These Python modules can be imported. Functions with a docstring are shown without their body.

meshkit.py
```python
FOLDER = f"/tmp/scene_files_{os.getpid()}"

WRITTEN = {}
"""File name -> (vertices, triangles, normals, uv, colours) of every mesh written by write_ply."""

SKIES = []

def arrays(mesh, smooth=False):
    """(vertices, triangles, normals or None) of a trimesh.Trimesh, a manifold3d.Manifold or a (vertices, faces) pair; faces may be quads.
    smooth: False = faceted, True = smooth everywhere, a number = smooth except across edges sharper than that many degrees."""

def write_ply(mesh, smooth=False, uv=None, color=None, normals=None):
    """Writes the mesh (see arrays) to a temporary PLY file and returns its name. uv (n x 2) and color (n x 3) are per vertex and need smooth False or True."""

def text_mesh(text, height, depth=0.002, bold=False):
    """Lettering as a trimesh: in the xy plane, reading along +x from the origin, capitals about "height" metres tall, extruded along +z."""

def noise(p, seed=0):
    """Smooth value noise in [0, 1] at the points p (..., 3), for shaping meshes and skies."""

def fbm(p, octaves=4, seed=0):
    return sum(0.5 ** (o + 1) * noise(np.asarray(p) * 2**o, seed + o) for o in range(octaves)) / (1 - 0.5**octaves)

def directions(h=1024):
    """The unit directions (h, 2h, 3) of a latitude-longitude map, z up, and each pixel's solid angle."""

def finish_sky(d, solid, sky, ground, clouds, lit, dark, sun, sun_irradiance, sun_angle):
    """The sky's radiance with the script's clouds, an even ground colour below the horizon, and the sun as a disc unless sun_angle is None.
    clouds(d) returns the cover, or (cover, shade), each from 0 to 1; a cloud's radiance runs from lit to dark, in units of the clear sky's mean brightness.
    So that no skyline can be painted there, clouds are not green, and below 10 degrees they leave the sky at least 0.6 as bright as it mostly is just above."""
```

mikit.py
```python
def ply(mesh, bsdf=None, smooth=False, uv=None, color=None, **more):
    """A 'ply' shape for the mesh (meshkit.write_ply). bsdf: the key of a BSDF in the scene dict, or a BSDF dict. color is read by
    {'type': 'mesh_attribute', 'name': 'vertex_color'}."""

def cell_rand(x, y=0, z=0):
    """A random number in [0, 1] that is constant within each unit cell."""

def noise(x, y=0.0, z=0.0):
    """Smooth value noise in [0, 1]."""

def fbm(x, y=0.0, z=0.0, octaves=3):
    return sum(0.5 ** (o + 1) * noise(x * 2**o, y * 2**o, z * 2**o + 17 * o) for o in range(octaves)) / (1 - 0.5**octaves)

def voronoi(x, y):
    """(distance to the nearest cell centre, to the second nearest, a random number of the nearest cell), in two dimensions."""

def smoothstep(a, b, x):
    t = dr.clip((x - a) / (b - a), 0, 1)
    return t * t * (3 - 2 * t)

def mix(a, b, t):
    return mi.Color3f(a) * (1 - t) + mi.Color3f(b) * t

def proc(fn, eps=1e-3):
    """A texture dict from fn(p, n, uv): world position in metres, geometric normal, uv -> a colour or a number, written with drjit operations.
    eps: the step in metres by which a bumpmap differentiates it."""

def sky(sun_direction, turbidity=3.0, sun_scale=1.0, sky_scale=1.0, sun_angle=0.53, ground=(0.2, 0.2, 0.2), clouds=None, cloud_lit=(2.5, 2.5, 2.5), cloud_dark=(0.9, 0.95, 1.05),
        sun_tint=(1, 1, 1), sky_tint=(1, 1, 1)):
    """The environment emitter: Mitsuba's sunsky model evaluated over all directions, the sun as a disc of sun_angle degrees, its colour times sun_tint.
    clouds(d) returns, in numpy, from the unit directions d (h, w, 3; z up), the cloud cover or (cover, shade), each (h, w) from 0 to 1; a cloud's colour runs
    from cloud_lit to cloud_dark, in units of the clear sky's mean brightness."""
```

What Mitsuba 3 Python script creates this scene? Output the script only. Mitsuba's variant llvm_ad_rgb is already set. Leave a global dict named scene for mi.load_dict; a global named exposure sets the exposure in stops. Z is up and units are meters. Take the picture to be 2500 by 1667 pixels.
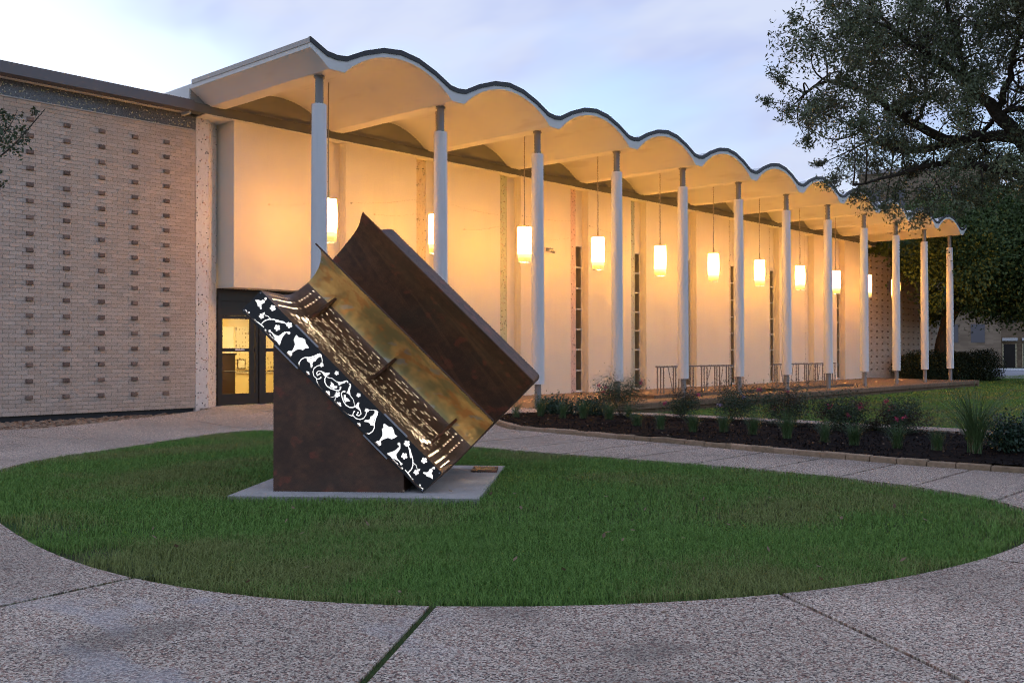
import math, random
import numpy as np
import trimesh
import drjit as dr
import mitsuba as mi
import mikit, meshkit
from mikit import proc, noise, fbm, voronoi, cell_rand, smoothstep, mix
from shapely.geometry import Polygon, LineString, Point, box as sbox
from shapely.ops import unary_union
from shapely import affinity, contains_xy

random.seed(7)
RNG = np.random.default_rng(11)
scene, labels = {'type': 'scene'}, {}
T = mi.ScalarTransform4f

# ---------------------------------------------------------------- camera, sky, exposure
CAM = np.array([-13.5911, -18.2775, 1.55])
YAW, PITCH, ROLL = 0.8332, 0.0112, -0.0015
FWD = np.array([math.sin(YAW) * math.cos(PITCH), math.cos(YAW) * math.cos(PITCH), math.sin(PITCH)])
RIGHT = np.array([math.cos(YAW), -math.sin(YAW), 0.0])
UPV = np.cross(RIGHT, FWD)
UPR = -math.sin(ROLL) * RIGHT + math.cos(ROLL) * UPV
scene['camera'] = {'type': 'perspective', 'fov': 55.028, 'fov_axis': 'x', 'near_clip': 0.05, 'far_clip': 2000.0,
                   'to_world': T().look_at(origin=CAM.tolist(), target=(CAM + FWD).tolist(), up=UPR.tolist())}
exposure = 3.9
K = 2.0 ** -exposure              # lamp values below are written for the finished exposure


def cloud_cover(d):
    z = np.maximum(d[..., 2], 0.02)
    p = np.stack([d[..., 0] / (z + 0.26), d[..., 1] / (z + 0.26), 0 * z], -1)
    q = p + 0.16 * meshkit.fbm(p * 2.3 + 5.0, 3, 2)[..., None]
    a = meshkit.fbm(q * np.array([3.6, 2.3, 1]) + 3.1, 5, 4)
    b = meshkit.fbm(q * np.array([6.5, 3.2, 1]) + 11.7, 5, 9)
    cover = np.clip((a - 0.36) / 0.28, 0, 1) * 0.80 + 0.06
    return cover, np.clip((b - 0.36) / 0.34, 0, 1) * 0.9


SKY_SUN = (math.sin(math.radians(-4)), math.cos(math.radians(-4)), math.tan(math.radians(5)))
SKY_SCALE = 1.0
scene['sky'] = mikit.sky(SKY_SUN, turbidity=3.2, sun_scale=0.0, sky_scale=SKY_SCALE, clouds=cloud_cover,
                         cloud_lit=(1.24, 1.32, 1.60), cloud_dark=(0.86, 0.97, 1.52), sky_tint=(0.82, 1.00, 1.60), ground=(0.12, 0.11, 0.1))


def lamp(*c):
    return {'type': 'area', 'radiance': {'type': 'rgb', 'value': [x * K for x in c]}}


LAMP = (50.0, 21.6, 3.0)          # frosted glass of the pendants
BULB = (30000.0, 17500.0, 5200.0)     # bulb inside each pendant
LED = (2.4, 2.4, 2.35)
PAGE_LED = (2.7, 2.1, 1.25)
LOBBY = (12.0, 8.5, 3.0)
SKIRT = ((2.3, 1.55, 0.55), (0.95, 0.66, 0.13))   # paler foot of the pendants' glass
HALL = (4.0, 3.0, 1.1)

# ---------------------------------------------------------------- helpers


def ref(k):
    return {'type': 'ref', 'id': k}


class MB:
    """collects triangles"""

    def __init__(s):
        s.v, s.f, s.n = [], [], 0

    def add(s, v, f):
        v, f = np.asarray(v, float), np.asarray(f, int)
        if f.shape[1] == 4:
            f = np.vstack([f[:, [0, 1, 2]], f[:, [0, 2, 3]]])
        s.v.append(v); s.f.append(f + s.n); s.n += len(v)
        return s

    def tm(s, m):
        return s.add(m.vertices, m.faces)

    def box(s, x0, x1, y0, y1, z0, z1, jit=0):
        v = np.array([[x, y, z] for x in (x0, x1) for y in (y0, y1) for z in (z0, z1)], float)
        return s.add(v, BOXF)

    def tube(s, p, r, n=10, caps=True):
        p = np.asarray(p, float); r = np.broadcast_to(np.asarray(r, float), (len(p),))
        t = np.gradient(p, axis=0); t /= np.linalg.norm(t, axis=1, keepdims=True) + 1e-12
        a = np.cross(t, np.where(np.abs(t[:, 2:]) < 0.9, [0, 0, 1.0], [1.0, 0, 0])); a /= np.linalg.norm(a, axis=1, keepdims=True) + 1e-12
        b = np.cross(t, a); g = np.arange(n) * 2 * np.pi / n
        v = p[:, None] + r[:, None, None] * (np.cos(g)[None, :, None] * a[:, None] + np.sin(g)[None, :, None] * b[:, None])
        i, j = np.meshgrid(np.arange(len(p) - 1), np.arange(n), indexing='ij')
        q = np.stack([i * n + j, i * n + (j + 1) % n, (i + 1) * n + (j + 1) % n, (i + 1) * n + j], -1).reshape(-1, 4)
        v = v.reshape(-1, 3); s.add(v, q)
        if caps:
            for ring, o in ((0, 1), (len(p) - 1, -1)):
                vv = np.vstack([v[ring * n:(ring + 1) * n], p[ring]]); k = np.arange(n)
                s.add(vv, np.stack([k, np.full(n, n), (k + 1) % n], 1)[:, ::o])
        return s

    def lathe(s, x, y, prof, n=24):
        """prof: list of (r, z)"""
        prof = np.asarray(prof, float); g = np.arange(n) * 2 * np.pi / n
        v = np.stack([x + prof[:, :1] * np.cos(g), y + prof[:, :1] * np.sin(g), np.broadcast_to(prof[:, 1:], (len(prof), n))], -1).reshape(-1, 3)
        i, j = np.meshgrid(np.arange(len(prof) - 1), np.arange(n), indexing='ij')
        q = np.stack([i * n + j, i * n + (j + 1) % n, (i + 1) * n + (j + 1) % n, (i + 1) * n + j], -1).reshape(-1, 4)
        return s.add(v, q)

    def mesh(s):
        return np.vstack(s.v), np.vstack(s.f)


BOXF = np.array([[0, 1, 3], [0, 3, 2], [4, 6, 7], [4, 7, 5], [0, 4, 5], [0, 5, 1], [2, 3, 7], [2, 7, 6], [0, 2, 6], [0, 6, 4], [1, 5, 7], [1, 7, 3]])
USED = {}


def key(name):
    n = USED.get(name, -1) + 1
    USED[name] = n
    return name if n == 0 else f'{name}_{n:03d}'


def put(name, mesh, mat, smooth=False, parent=None, label=None, cat=None, group=None, kind=None, **more):
    k = key(name if parent is None else parent + '__' + name)
    if isinstance(mesh, MB):
        mesh = mesh.mesh()
    scene[k] = mikit.ply(mesh, mat, smooth, **more)
    tag(k, label, cat, group, kind)
    return k


def tag(k, label=None, cat=None, group=None, kind=None):
    d = {a: b for a, b in (('label', label), ('category', cat), ('group', group), ('kind', kind)) if b}
    if d:
        labels[k] = d
    return k


def thing(name, label, cat, group=None):
    return tag(key(name), label, cat, group)


def extrude(poly, z0, z1):
    """list of trimesh for a (multi)polygon"""
    return [_ex(g, z0, z1) for g in getattr(poly, 'geoms', [poly]) if g.area > 1e-6]


def _ex(g, z0, z1):
    m = trimesh.creation.extrude_polygon(g, z1 - z0, engine='earcut')
    m.apply_translation([0, 0, z0])
    return m


def sstep(a, b, x):
    t = np.clip((np.asarray(x, float) - a) / (b - a), 0, 1)
    return t * t * (3 - 2 * t)


# ---------------------------------------------------------------- materials
def principled(col, rough=0.6, metallic=0.0, two=True, **more):
    c = proc(col) if callable(col) else {'type': 'rgb', 'value': list(col)}
    d = {'type': 'principled', 'base_color': c, 'roughness': proc(rough) if callable(rough) else rough, 'metallic': metallic, **more}
    return {'type': 'twosided', 'bsdf': d} if two else d


def bump(fn, inner, scale=1.0, eps=2e-3):
    return {'type': 'twosided', 'bsdf': {'type': 'bumpmap', 'arbitrary': proc(fn, eps), 'scale': scale, 'bsdf': inner}}


def m_aggregate(p, n, uv):
    d1, d2, r = voronoi(p.x * 94, p.y * 94)
    r2 = cell_rand(r * 9973, 3, 1)
    c = mix((0.32, 0.27, 0.225), (0.74, 0.66, 0.57), r2)
    c = dr.select(r < 0.20, mix((0.28, 0.165, 0.13), (0.42, 0.27, 0.215), r2), c)
    c = dr.select(r > 0.80, mix((0.085, 0.07, 0.065), (0.17, 0.14, 0.125), r2), c)
    c = c * (0.55 + 0.45 * smoothstep(0.0, 0.2, d2 - d1))
    big = fbm(p.x * 0.9, p.y * 0.9, 0, 4)
    c = c * mi.Color3f(1.03, 0.945, 0.85) * (0.76 + 0.50 * big)
    # pale lime bloom on the old slab by the left joint
    st = smoothstep(0.52, 0.74, fbm(p.x * 3.1 + 4, p.y * 1.7, 1, 5)) * smoothstep(1.9, 0.9, dr.sqrt(dr.square(p.x + 10.9) + dr.square(p.y + 13.3)))
    c = mix(c, (0.40, 0.375, 0.37), 0.42 * st)
    gr = smoothstep(0.66, 0.8, fbm(p.x * 1.3 - 9, p.y * 1.3, 2, 4))
    return mix(c, (0.11, 0.09, 0.075), 0.35 * gr)


def b_aggregate(p, n, uv):
    d1, d2, r = voronoi(p.x * 94, p.y * 94)
    return 0.0022 * smoothstep(0.0, 0.35, d2 - d1) + 0.003 * noise(p.x * 9, p.y * 9)


def m_portico(p, n, uv):
    d1, d2, r = voronoi(p.x * 60, p.y * 60)
    c = mix((0.13, 0.078, 0.046), (0.23, 0.148, 0.092), r)
    return c * (0.75 + 0.5 * fbm(p.x * 0.7, p.y * 0.7, 0, 4))


def m_stucco(p, n, uv):
    a = fbm(p.x * 1.3, p.y * 1.3, p.z * 0.45, 4)
    g = noise(p.x * 160, p.y * 160, p.z * 160)
    streak = smoothstep(0.62, 0.8, fbm(p.x * 7 + p.y * 5, 3.0, p.z * 0.35, 3))
    c = mix((0.67, 0.60, 0.485), (0.745, 0.675, 0.555), a) * (0.95 + 0.1 * g)
    return mix(c, (0.60, 0.52, 0.41), 0.13 * streak)


def b_stucco(p, n, uv):
    return 0.0025 * fbm(p.x * 45, p.y * 45, p.z * 45, 3) + 0.01 * noise(p.x * 2.2, p.y * 2.2, p.z * 2.2)


def m_paint(p, n, uv):
    a = fbm(p.x * 0.9, p.y * 0.9, p.z * 0.9, 4)
    st = smoothstep(0.6, 0.78, fbm(p.x * 3.1, p.y * 0.8, p.z * 3, 4))
    return mix(mix((0.62, 0.605, 0.575), (0.70, 0.685, 0.655), a), (0.48, 0.43, 0.38), 0.3 * st)


def m_column(p, n, uv):
    g = noise(p.x * 140, p.y * 140, p.z * 140)
    st = smoothstep(0.58, 0.8, fbm(p.x * 14, p.y * 14, p.z * 0.7, 4))
    return mix((0.68, 0.675, 0.67), (0.50, 0.48, 0.46), 0.25 * st) * (0.94 + 0.09 * g)


def m_strip(p, n, uv):
    """mosaic faced strips: each bay has its own ground colour, with random dark and red chips"""
    k = dr.floor((p.x - 2.5) / 3.8069)
    c = dr.select(k < -0.5, mi.Color3f(0.66, 0.62, 0.58), mi.Color3f(0.66, 0.62, 0.52))
    c = dr.select(dr.abs(k - 1) < 0.5, mi.Color3f(0.66, 0.52, 0.30), c)
    c = dr.select(dr.abs(k - 2) < 0.5, mi.Color3f(0.50, 0.50, 0.30), c)
    c = dr.select(dr.abs(k - 3) < 0.5, mi.Color3f(0.66, 0.46, 0.37), c)
    c = dr.select(dr.abs(k - 4) < 0.5, mi.Color3f(0.45, 0.47, 0.36), c)
    c = dr.select(k > 4.5, mi.Color3f(0.62, 0.55, 0.42), c)
    w = p.x + 0.8 * p.y
    ix, iz = dr.floor(w * 26), dr.floor(p.z * 26)
    r = cell_rand(ix, iz, 5)
    c = c * (0.93 + 0.14 * cell_rand(ix, iz, 8))
    inx = dr.abs(w * 26 - ix - 0.5) < 0.4
    inz = dr.abs(p.z * 26 - iz - 0.5) < 0.4
    on = inx & inz
    c = dr.select(on & (r < 0.055), mi.Color3f(0.04, 0.035, 0.04), c)
    c = dr.select(on & (r > 0.955), mi.Color3f(0.46, 0.22, 0.15), c)
    return c


BX, BZ, BZ0, BX0 = 0.2773, 0.0926, 0.140, -0.325


def m_brick(p, n, uv):
    row = dr.floor((p.z - BZ0) / BZ)
    odd = row - 2 * dr.floor(row / 2)
    col = dr.floor((p.x - BX0) / BX + 0.5 * odd + 100)
    r, r2 = cell_rand(col, row, 1), cell_rand(col, row, 2)
    c = mix((0.43, 0.345, 0.282), (0.55, 0.452, 0.375), r)
    c = mix(c, (0.53, 0.43, 0.34), 0.5 * r2)
    g = fbm(p.x * 60, p.y * 30, p.z * 60, 3)
    return c * (0.78 + 0.44 * g)


def m_brown_brick(p, n, uv):
    r = cell_rand(dr.floor(p.x / 0.41), dr.floor(p.z / 0.37), 4)
    c = mix((0.135, 0.095, 0.078), (0.25, 0.185, 0.15), r)
    return c * (0.75 + 0.5 * fbm(p.x * 50, p.y * 50, p.z * 50, 3))


def m_tiles(p, n, uv):
    """glass mosaic of 25 mm tiles"""
    ix, iz = dr.floor(p.x * 40), dr.floor(p.z * 40)
    r, r2 = cell_rand(ix, iz, 3), cell_rand(ix, iz, 6)
    c = mix((0.045, 0.055, 0.075), (0.13, 0.15, 0.175), r2)
    c = dr.select(r > 0.93, mi.Color3f(0.55, 0.47, 0.20), c)
    c = dr.select(r > 0.975, mi.Color3f(0.62, 0.60, 0.52), c)
    gap = (dr.abs(p.x * 40 - ix - 0.5) > 0.44) | (dr.abs(p.z * 40 - iz - 0.5) > 0.44)
    return dr.select(gap, mi.Color3f(0.12, 0.115, 0.11), c)


def m_beam(p, n, uv):
    a = fbm(p.x * 2.2, p.y * 2.2, p.z * 4, 4)
    return mix((0.085, 0.085, 0.08), (0.145, 0.145, 0.135), a)


def m_rust(p, n, uv):
    a = fbm(p.x * 3.2, p.y * 3.2, p.z * 2.2, 4)
    b = fbm(p.x * 17, p.y * 17, p.z * 17, 4)
    g = noise(p.x * 190, p.y * 190, p.z * 190)
    c = mix((0.064, 0.034, 0.023), (0.138, 0.062, 0.033), smoothstep(0.3, 0.75, 0.55 * a + 0.45 * b))
    c = mix(c, (0.070, 0.056, 0.040), 0.35 * smoothstep(0.5, 0.7, fbm(p.x * 2 + 7, p.y * 2, p.z * 2, 4)))
    c = mix(c, (0.20, 0.055, 0.032), 0.7 * smoothstep(0.63, 0.74, fbm(p.x * 7 + 2, p.y * 7, p.z * 7 + 5, 3)))
    run = fbm(p.x * 26 + p.y * 26, p.z * 1.6, 2.0, 3)
    c = mix(c, (0.175, 0.080, 0.042), 0.45 * smoothstep(0.55, 0.75, run))
    return c * (0.7 + 0.6 * g)


def m_bronze(p, n, uv):
    a = fbm(p.x * 2.6, p.y * 2.6, p.z * 2.6, 4)
    b = fbm(p.x * 6 + 5, p.y * 6, p.z * 6, 4)
    e = fbm(p.x * 22, p.y * 22, p.z * 22, 3)
    c = mix((0.66, 0.43, 0.15), (0.80, 0.56, 0.24), e)
    c = mix(c, (0.34, 0.30, 0.14), smoothstep(0.42, 0.64, a))
    c = mix(c, (0.62, 0.28, 0.08), 0.7 * smoothstep(0.48, 0.66, b))
    c = mix(c, (0.40, 0.40, 0.36), 0.75 * smoothstep(0.64, 0.74, fbm(p.x * 5 - 3, p.y * 5, p.z * 9, 4)))
    return c


def m_page(p, n, uv):
    b = fbm(p.x * 9, p.y * 9, p.z * 9, 4)
    c = mix((0.10, 0.060, 0.042), (0.20, 0.115, 0.070), b)
    return c * (0.75 + 0.5 * noise(p.x * 150, p.y * 150, p.z * 150))


def m_grass(p, n, uv):
    a = fbm(p.x * 0.8, p.y * 0.8, 0, 4)
    b = noise(p.x * 55, p.y * 55)
    c = mix((0.082, 0.172, 0.032), (0.190, 0.315, 0.064), b)
    dry = smoothstep(0.50, 0.66, a + 0.42 * (noise(p.x * 120, p.y * 120) - 0.5))
    return mix(c, (0.270, 0.220, 0.090), 0.52 * dry)


def m_soil(p, n, uv):
    a = fbm(p.x * 9, p.y * 9, 0, 4)
    c = mix((0.030, 0.034, 0.016), (0.065, 0.062, 0.034), a)
    return mix(c, (0.040, 0.072, 0.022), smoothstep(0.4, 0.7, fbm(p.x * 0.35, p.y * 0.35, 0, 4)))


def m_mulch(p, n, uv):
    a = fbm(p.x * 28, p.y * 28, p.z * 28, 3)
    return mix((0.004, 0.003, 0.003), (0.015, 0.010, 0.008), a)


def m_stone(p, n, uv):
    r = cell_rand(dr.floor(p.y / 0.41), 2, 1)
    a = fbm(p.x * 24, p.y * 24, p.z * 24, 4)
    c = mix((0.26, 0.18, 0.11), (0.40, 0.27, 0.175), r)
    return c * (0.6 + 0.8 * a)


def m_rubble(p, n, uv):
    r = cell_rand(dr.floor(p.x * 7), dr.floor(p.y * 7), 1)
    c = mix((0.13, 0.075, 0.045), (0.33, 0.24, 0.17), r)
    return c * (0.6 + 0.8 * fbm(p.x * 30, p.y * 30, p.z * 30, 3))


def leaf_col(lo, hi, red=0.0):
    def f(p, n, uv):
        r = noise(p.x * 9, p.y * 9, p.z * 9)
        c = mix(lo, hi, 0.5 * r + 0.5 * noise(p.x * 1.1, p.y * 1.1, p.z * 1.1))
        if red:
            c = mix(c, (0.10, 0.030, 0.022), red * smoothstep(0.55, 0.75, noise(p.x * 3, p.y * 3, p.z * 3 + 4)))
        return c
    return f


def m_bark(p, n, uv):
    a = fbm(p.x * 12, p.y * 12, p.z * 4, 4)
    return mix((0.028, 0.022, 0.018), (0.095, 0.078, 0.062), a)


def m_farbrick(p, n, uv):
    r = cell_rand(dr.floor(p.y * 2.2 + p.x * 2.2), dr.floor(p.z * 6), 1)
    return mix((0.21, 0.155, 0.105), (0.30, 0.225, 0.155), r) * (0.8 + 0.4 * fbm(p.x, p.y, p.z, 3))


def m_asphalt(p, n, uv):
    return mix((0.14, 0.14, 0.145), (0.24, 0.235, 0.24), fbm(p.x * 0.5, p.y * 0.5, 0, 4))


def m_concrete(p, n, uv):
    a = fbm(p.x * 4, p.y * 4, p.z * 4, 4)
    return mix((0.27, 0.25, 0.225), (0.40, 0.37, 0.335), a) * (0.9 + 0.2 * noise(p.x * 90, p.y * 90, p.z * 90))


def m_poster(p, n, uv):
    ix, iz = dr.floor(p.x * 9), dr.floor(p.z * 7)
    r = cell_rand(ix, iz, 1)
    fx, fz = p.x * 9 - ix, p.z * 7 - iz
    on = (fx > 0.2) & (fx < 0.3 + 0.5 * cell_rand(ix, iz, 2)) & (fz > 0.2) & (fz < 0.4 + 0.45 * cell_rand(ix, iz, 3)) & (r > 0.35)
    c = mi.Color3f(0.70, 0.66, 0.52)
    col = mix((0.20, 0.16, 0.12), (0.5, 0.40, 0.22), cell_rand(ix, iz, 4))
    return dr.select(on, col, c)


M = {
    'aggregate': bump(b_aggregate, principled(m_aggregate, 0.85, two=False, specular=0.3)),
    'portico_tile': principled(m_portico, 0.55),
    'stucco': bump(b_stucco, principled(m_stucco, 0.8, two=False, specular=0.2), eps=4e-3),
    'paint': principled(m_paint, 0.7, specular=0.25),
    'column_paint': principled(m_column, 0.55, specular=0.3),
    'strip_mosaic': principled(m_strip, 0.5),
    'brick': principled(m_brick, 0.85, specular=0.2),
    'brown_brick': principled(m_brown_brick, 0.85, specular=0.2),
    'mortar': principled((0.26, 0.212, 0.172), 0.95),
    'tiles': principled(m_tiles, 0.3),
    'trim': principled((0.42, 0.40, 0.38), 0.5),
    'fascia_metal': principled((0.125, 0.116, 0.120), 0.55),
    'flashing': principled((0.030, 0.028, 0.030), 0.55),
    'edge_metal': principled((0.36, 0.33, 0.31), 0.5),
    'grey_steel': principled((0.20, 0.195, 0.19), 0.5),
    'beam': principled(m_beam, 0.8),
    'lunette': principled((0.23, 0.225, 0.21), 0.8),
    'rail_metal': principled((0.22, 0.17, 0.135), 0.5),
    'rod_metal': principled((0.36, 0.29, 0.22), 0.5),
    'door_metal': principled((0.022, 0.018, 0.017), 0.35, 0.2),
    'window_metal': principled((0.74, 0.72, 0.68), 0.4),
    'glass': {'type': 'thindielectric', 'int_ior': 1.5},
    'tinted_glass': {'type': 'thindielectric', 'int_ior': 1.5, 'specular_reflectance': {'type': 'rgb', 'value': 0.5}, 'specular_transmittance': {'type': 'rgb', 'value': 0.5}},
    'rust': principled(m_rust, 0.55, 0.25),
    'bronze': principled(m_bronze, 0.33, 0.45),
    'page_steel': principled(m_page, 0.42, 0.35),
    'black_panel': principled((0.014, 0.013, 0.015), 0.45),
    'galvanised': principled((0.34, 0.34, 0.36), 0.4, 0.3),
    'white_sheet': principled((0.8, 0.8, 0.8), 0.6),
    'grass': principled(m_grass, 0.7, specular=0.2),
    'moss': principled(leaf_col((0.075, 0.085, 0.030), (0.150, 0.155, 0.060)), 0.8, specular=0.1),
    'soil': principled(m_soil, 0.95, specular=0.1),
    'mulch': principled(m_mulch, 0.95, specular=0.1),
    'edging_stone': principled(m_stone, 0.9, specular=0.2),
    'rubble': principled(m_rubble, 0.85, specular=0.2),
    'oak_leaf': principled(leaf_col((0.066, 0.088, 0.044), (0.185, 0.212, 0.112), 0.3), 0.45, specular=0.35),
    'far_leaf': principled(leaf_col((0.030, 0.056, 0.020), (0.105, 0.150, 0.045)), 0.6, specular=0.2),
    'hedge_leaf': principled(leaf_col((0.016, 0.024, 0.010), (0.040, 0.052, 0.020)), 0.6, specular=0.2),
    'rose_leaf': principled(leaf_col((0.028, 0.046, 0.020), (0.060, 0.082, 0.036), 0.5), 0.55, specular=0.3),
    'tuft_leaf': principled(leaf_col((0.050, 0.095, 0.030), (0.105, 0.155, 0.055)), 0.55, specular=0.3),
    'dark_leaf': principled(leaf_col((0.018, 0.040, 0.022), (0.040, 0.078, 0.038)), 0.4, specular=0.4),
    'petal': principled((0.55, 0.06, 0.14), 0.6),
    'pale_petal': principled((0.55, 0.42, 0.60), 0.6),
    'bark': principled(m_bark, 0.95, specular=0.1),
    'far_brick': principled(m_farbrick, 0.9, specular=0.1),
    'asphalt': principled(m_asphalt, 0.9),
    'edge_concrete': principled(m_portico, 0.85, specular=0.2),
    'concrete': principled(m_concrete, 0.85, specular=0.25),
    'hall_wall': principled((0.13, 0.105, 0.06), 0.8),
    'cream_wall': principled((0.70, 0.62, 0.40), 0.8),
    'poster_wall': principled(m_poster, 0.8),
    'dark_wood': principled((0.07, 0.04, 0.025), 0.4),
    'white_paint': principled((0.74, 0.74, 0.74), 0.5),
    'litter': principled((0.20, 0.13, 0.08), 0.9),
}
for k_, d_ in M.items():
    scene[k_] = d_

S = 3.8069


# ---------------------------------------------------------------- ground
def gh(x, y):
    """height of the paving"""
    x, y = np.asarray(x, float), np.asarray(y, float)
    a = 0.014 * np.clip(y, 0, 5.2)
    return a + 0.06 * np.clip((10 - x) / 8, 0, 1) * sstep(0.0, 5.0, y) * sstep(-3.5, -0.3, x)


def drop(x, y):
    """how far the soil lies below the paving"""
    x, y = np.asarray(x, float), np.asarray(y, float)
    return -0.29 * sstep(6.5, 10.5, x)


def grid(xs, ys, zf):
    X, Y = np.meshgrid(xs, ys, indexing='ij')
    v = np.stack([X, Y, zf(X, Y)], -1).reshape(-1, 3)
    i, j = np.meshgrid(np.arange(len(xs) - 1), np.arange(len(ys) - 1), indexing='ij')
    n = len(ys)
    return v, np.stack([i * n + j, (i + 1) * n + j, (i + 1) * n + j + 1, i * n + j + 1], -1).reshape(-1, 4)


xs = np.unique(np.concatenate([np.linspace(-900, -40, 12), np.linspace(-40, 60, 101), np.linspace(60, 1200, 20)]))
ys = np.unique(np.concatenate([np.linspace(-900, -40, 12), np.linspace(-40, 20, 61), np.linspace(20, 1200, 20)]))
put('ground', grid(xs, ys, lambda x, y: -0.055 + drop(x, y)), 'soil', True, kind='structure', label='dark soil and turf base under the lawns')


def smooth_poly(pts, r=0.25):
    g = Polygon(pts)
    if len(pts) > 20:                       # a closed curve through the points
        from scipy.interpolate import splprep, splev
        q = np.array(pts + pts[:1])
        tck, _ = splprep([q[:, 0], q[:, 1]], s=0.05, per=True)
        g = Polygon(np.stack(splev(np.linspace(0, 1, 260), tck), -1)).buffer(0)
        return g
    return g.buffer(r).buffer(-2 * r).buffer(r)


LAWN = smooth_poly([(-10.05, -8.7), (-10.36, -10.35), (-10.28, -11.7), (-10.2, -12.3), (-9.98, -13.09), (-9.555, -13.76), (-9.07, -14.3), (-8.47, -14.82), (-7.67, -15.32), (-6.72, -15.68), (-5.8, -15.9), (-4.98, -16), (-4.0, -15.9), (-2.95, -15.46), (-2.05, -14.1), (-1.75, -12.7), (-1.85, -10.97), (-1.9, -8.83), (-2.0, -7.0), (-2.05, -4), (-2.15, -2), (-2.34, -1.22), (-3.9, -1.56), (-5.85, -2.62), (-7.55, -3.55), (-8.4, -4.2), (-9.3, -5.9)])
BEDF = [(2.6, -3.0), (1.75, -4.1), (1.21, -4.9), (1.04, -6.29), (0.82, -7.79), (0.75, -8.95), (0.42, -11), (0.16, -13.34), (0.19, -14.64), (0.22, -17.5)]
BEDB = [(4.6, -1.9), (5.7, -1.9), (6.35, -2.7), (6.75, -4), (6.6, -8.7), (6.3, -11.9), (6.2, -17.5)]
BED = smooth_poly(BEDF + BEDB[::-1], 0.15)
WALK_E = [(7.0, -1.2), (7.0, -2.6), (7.75, -4), (7.65, -8.7), (7.35, -11.9), (7.2, -17.5)]     # east edge of the walk behind the bed
GRAVEL = Polygon([(-9, 2.1), (-6.05, 2.35), (-5.15, 2.25), (-4.1, 2.6), (-2.7, 3.3), (-1.67, 3.6), (-0.2, 4.3), (-0.2, 4.82), (-9, 4.82)])
plaza = Polygon([(-17, -22), (0.2, -22), (0.2, -17.5)] + [(7.2, -17.5)] + WALK_E[::-1][1:] + [(7.0, 5.12), (-0.2, 5.12), (-0.2, 4.8), (-9, 4.8), (-17, 2.0)])
plaza = plaza.difference(LAWN).difference(BED.buffer(0.12)).difference(GRAVEL)


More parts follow.
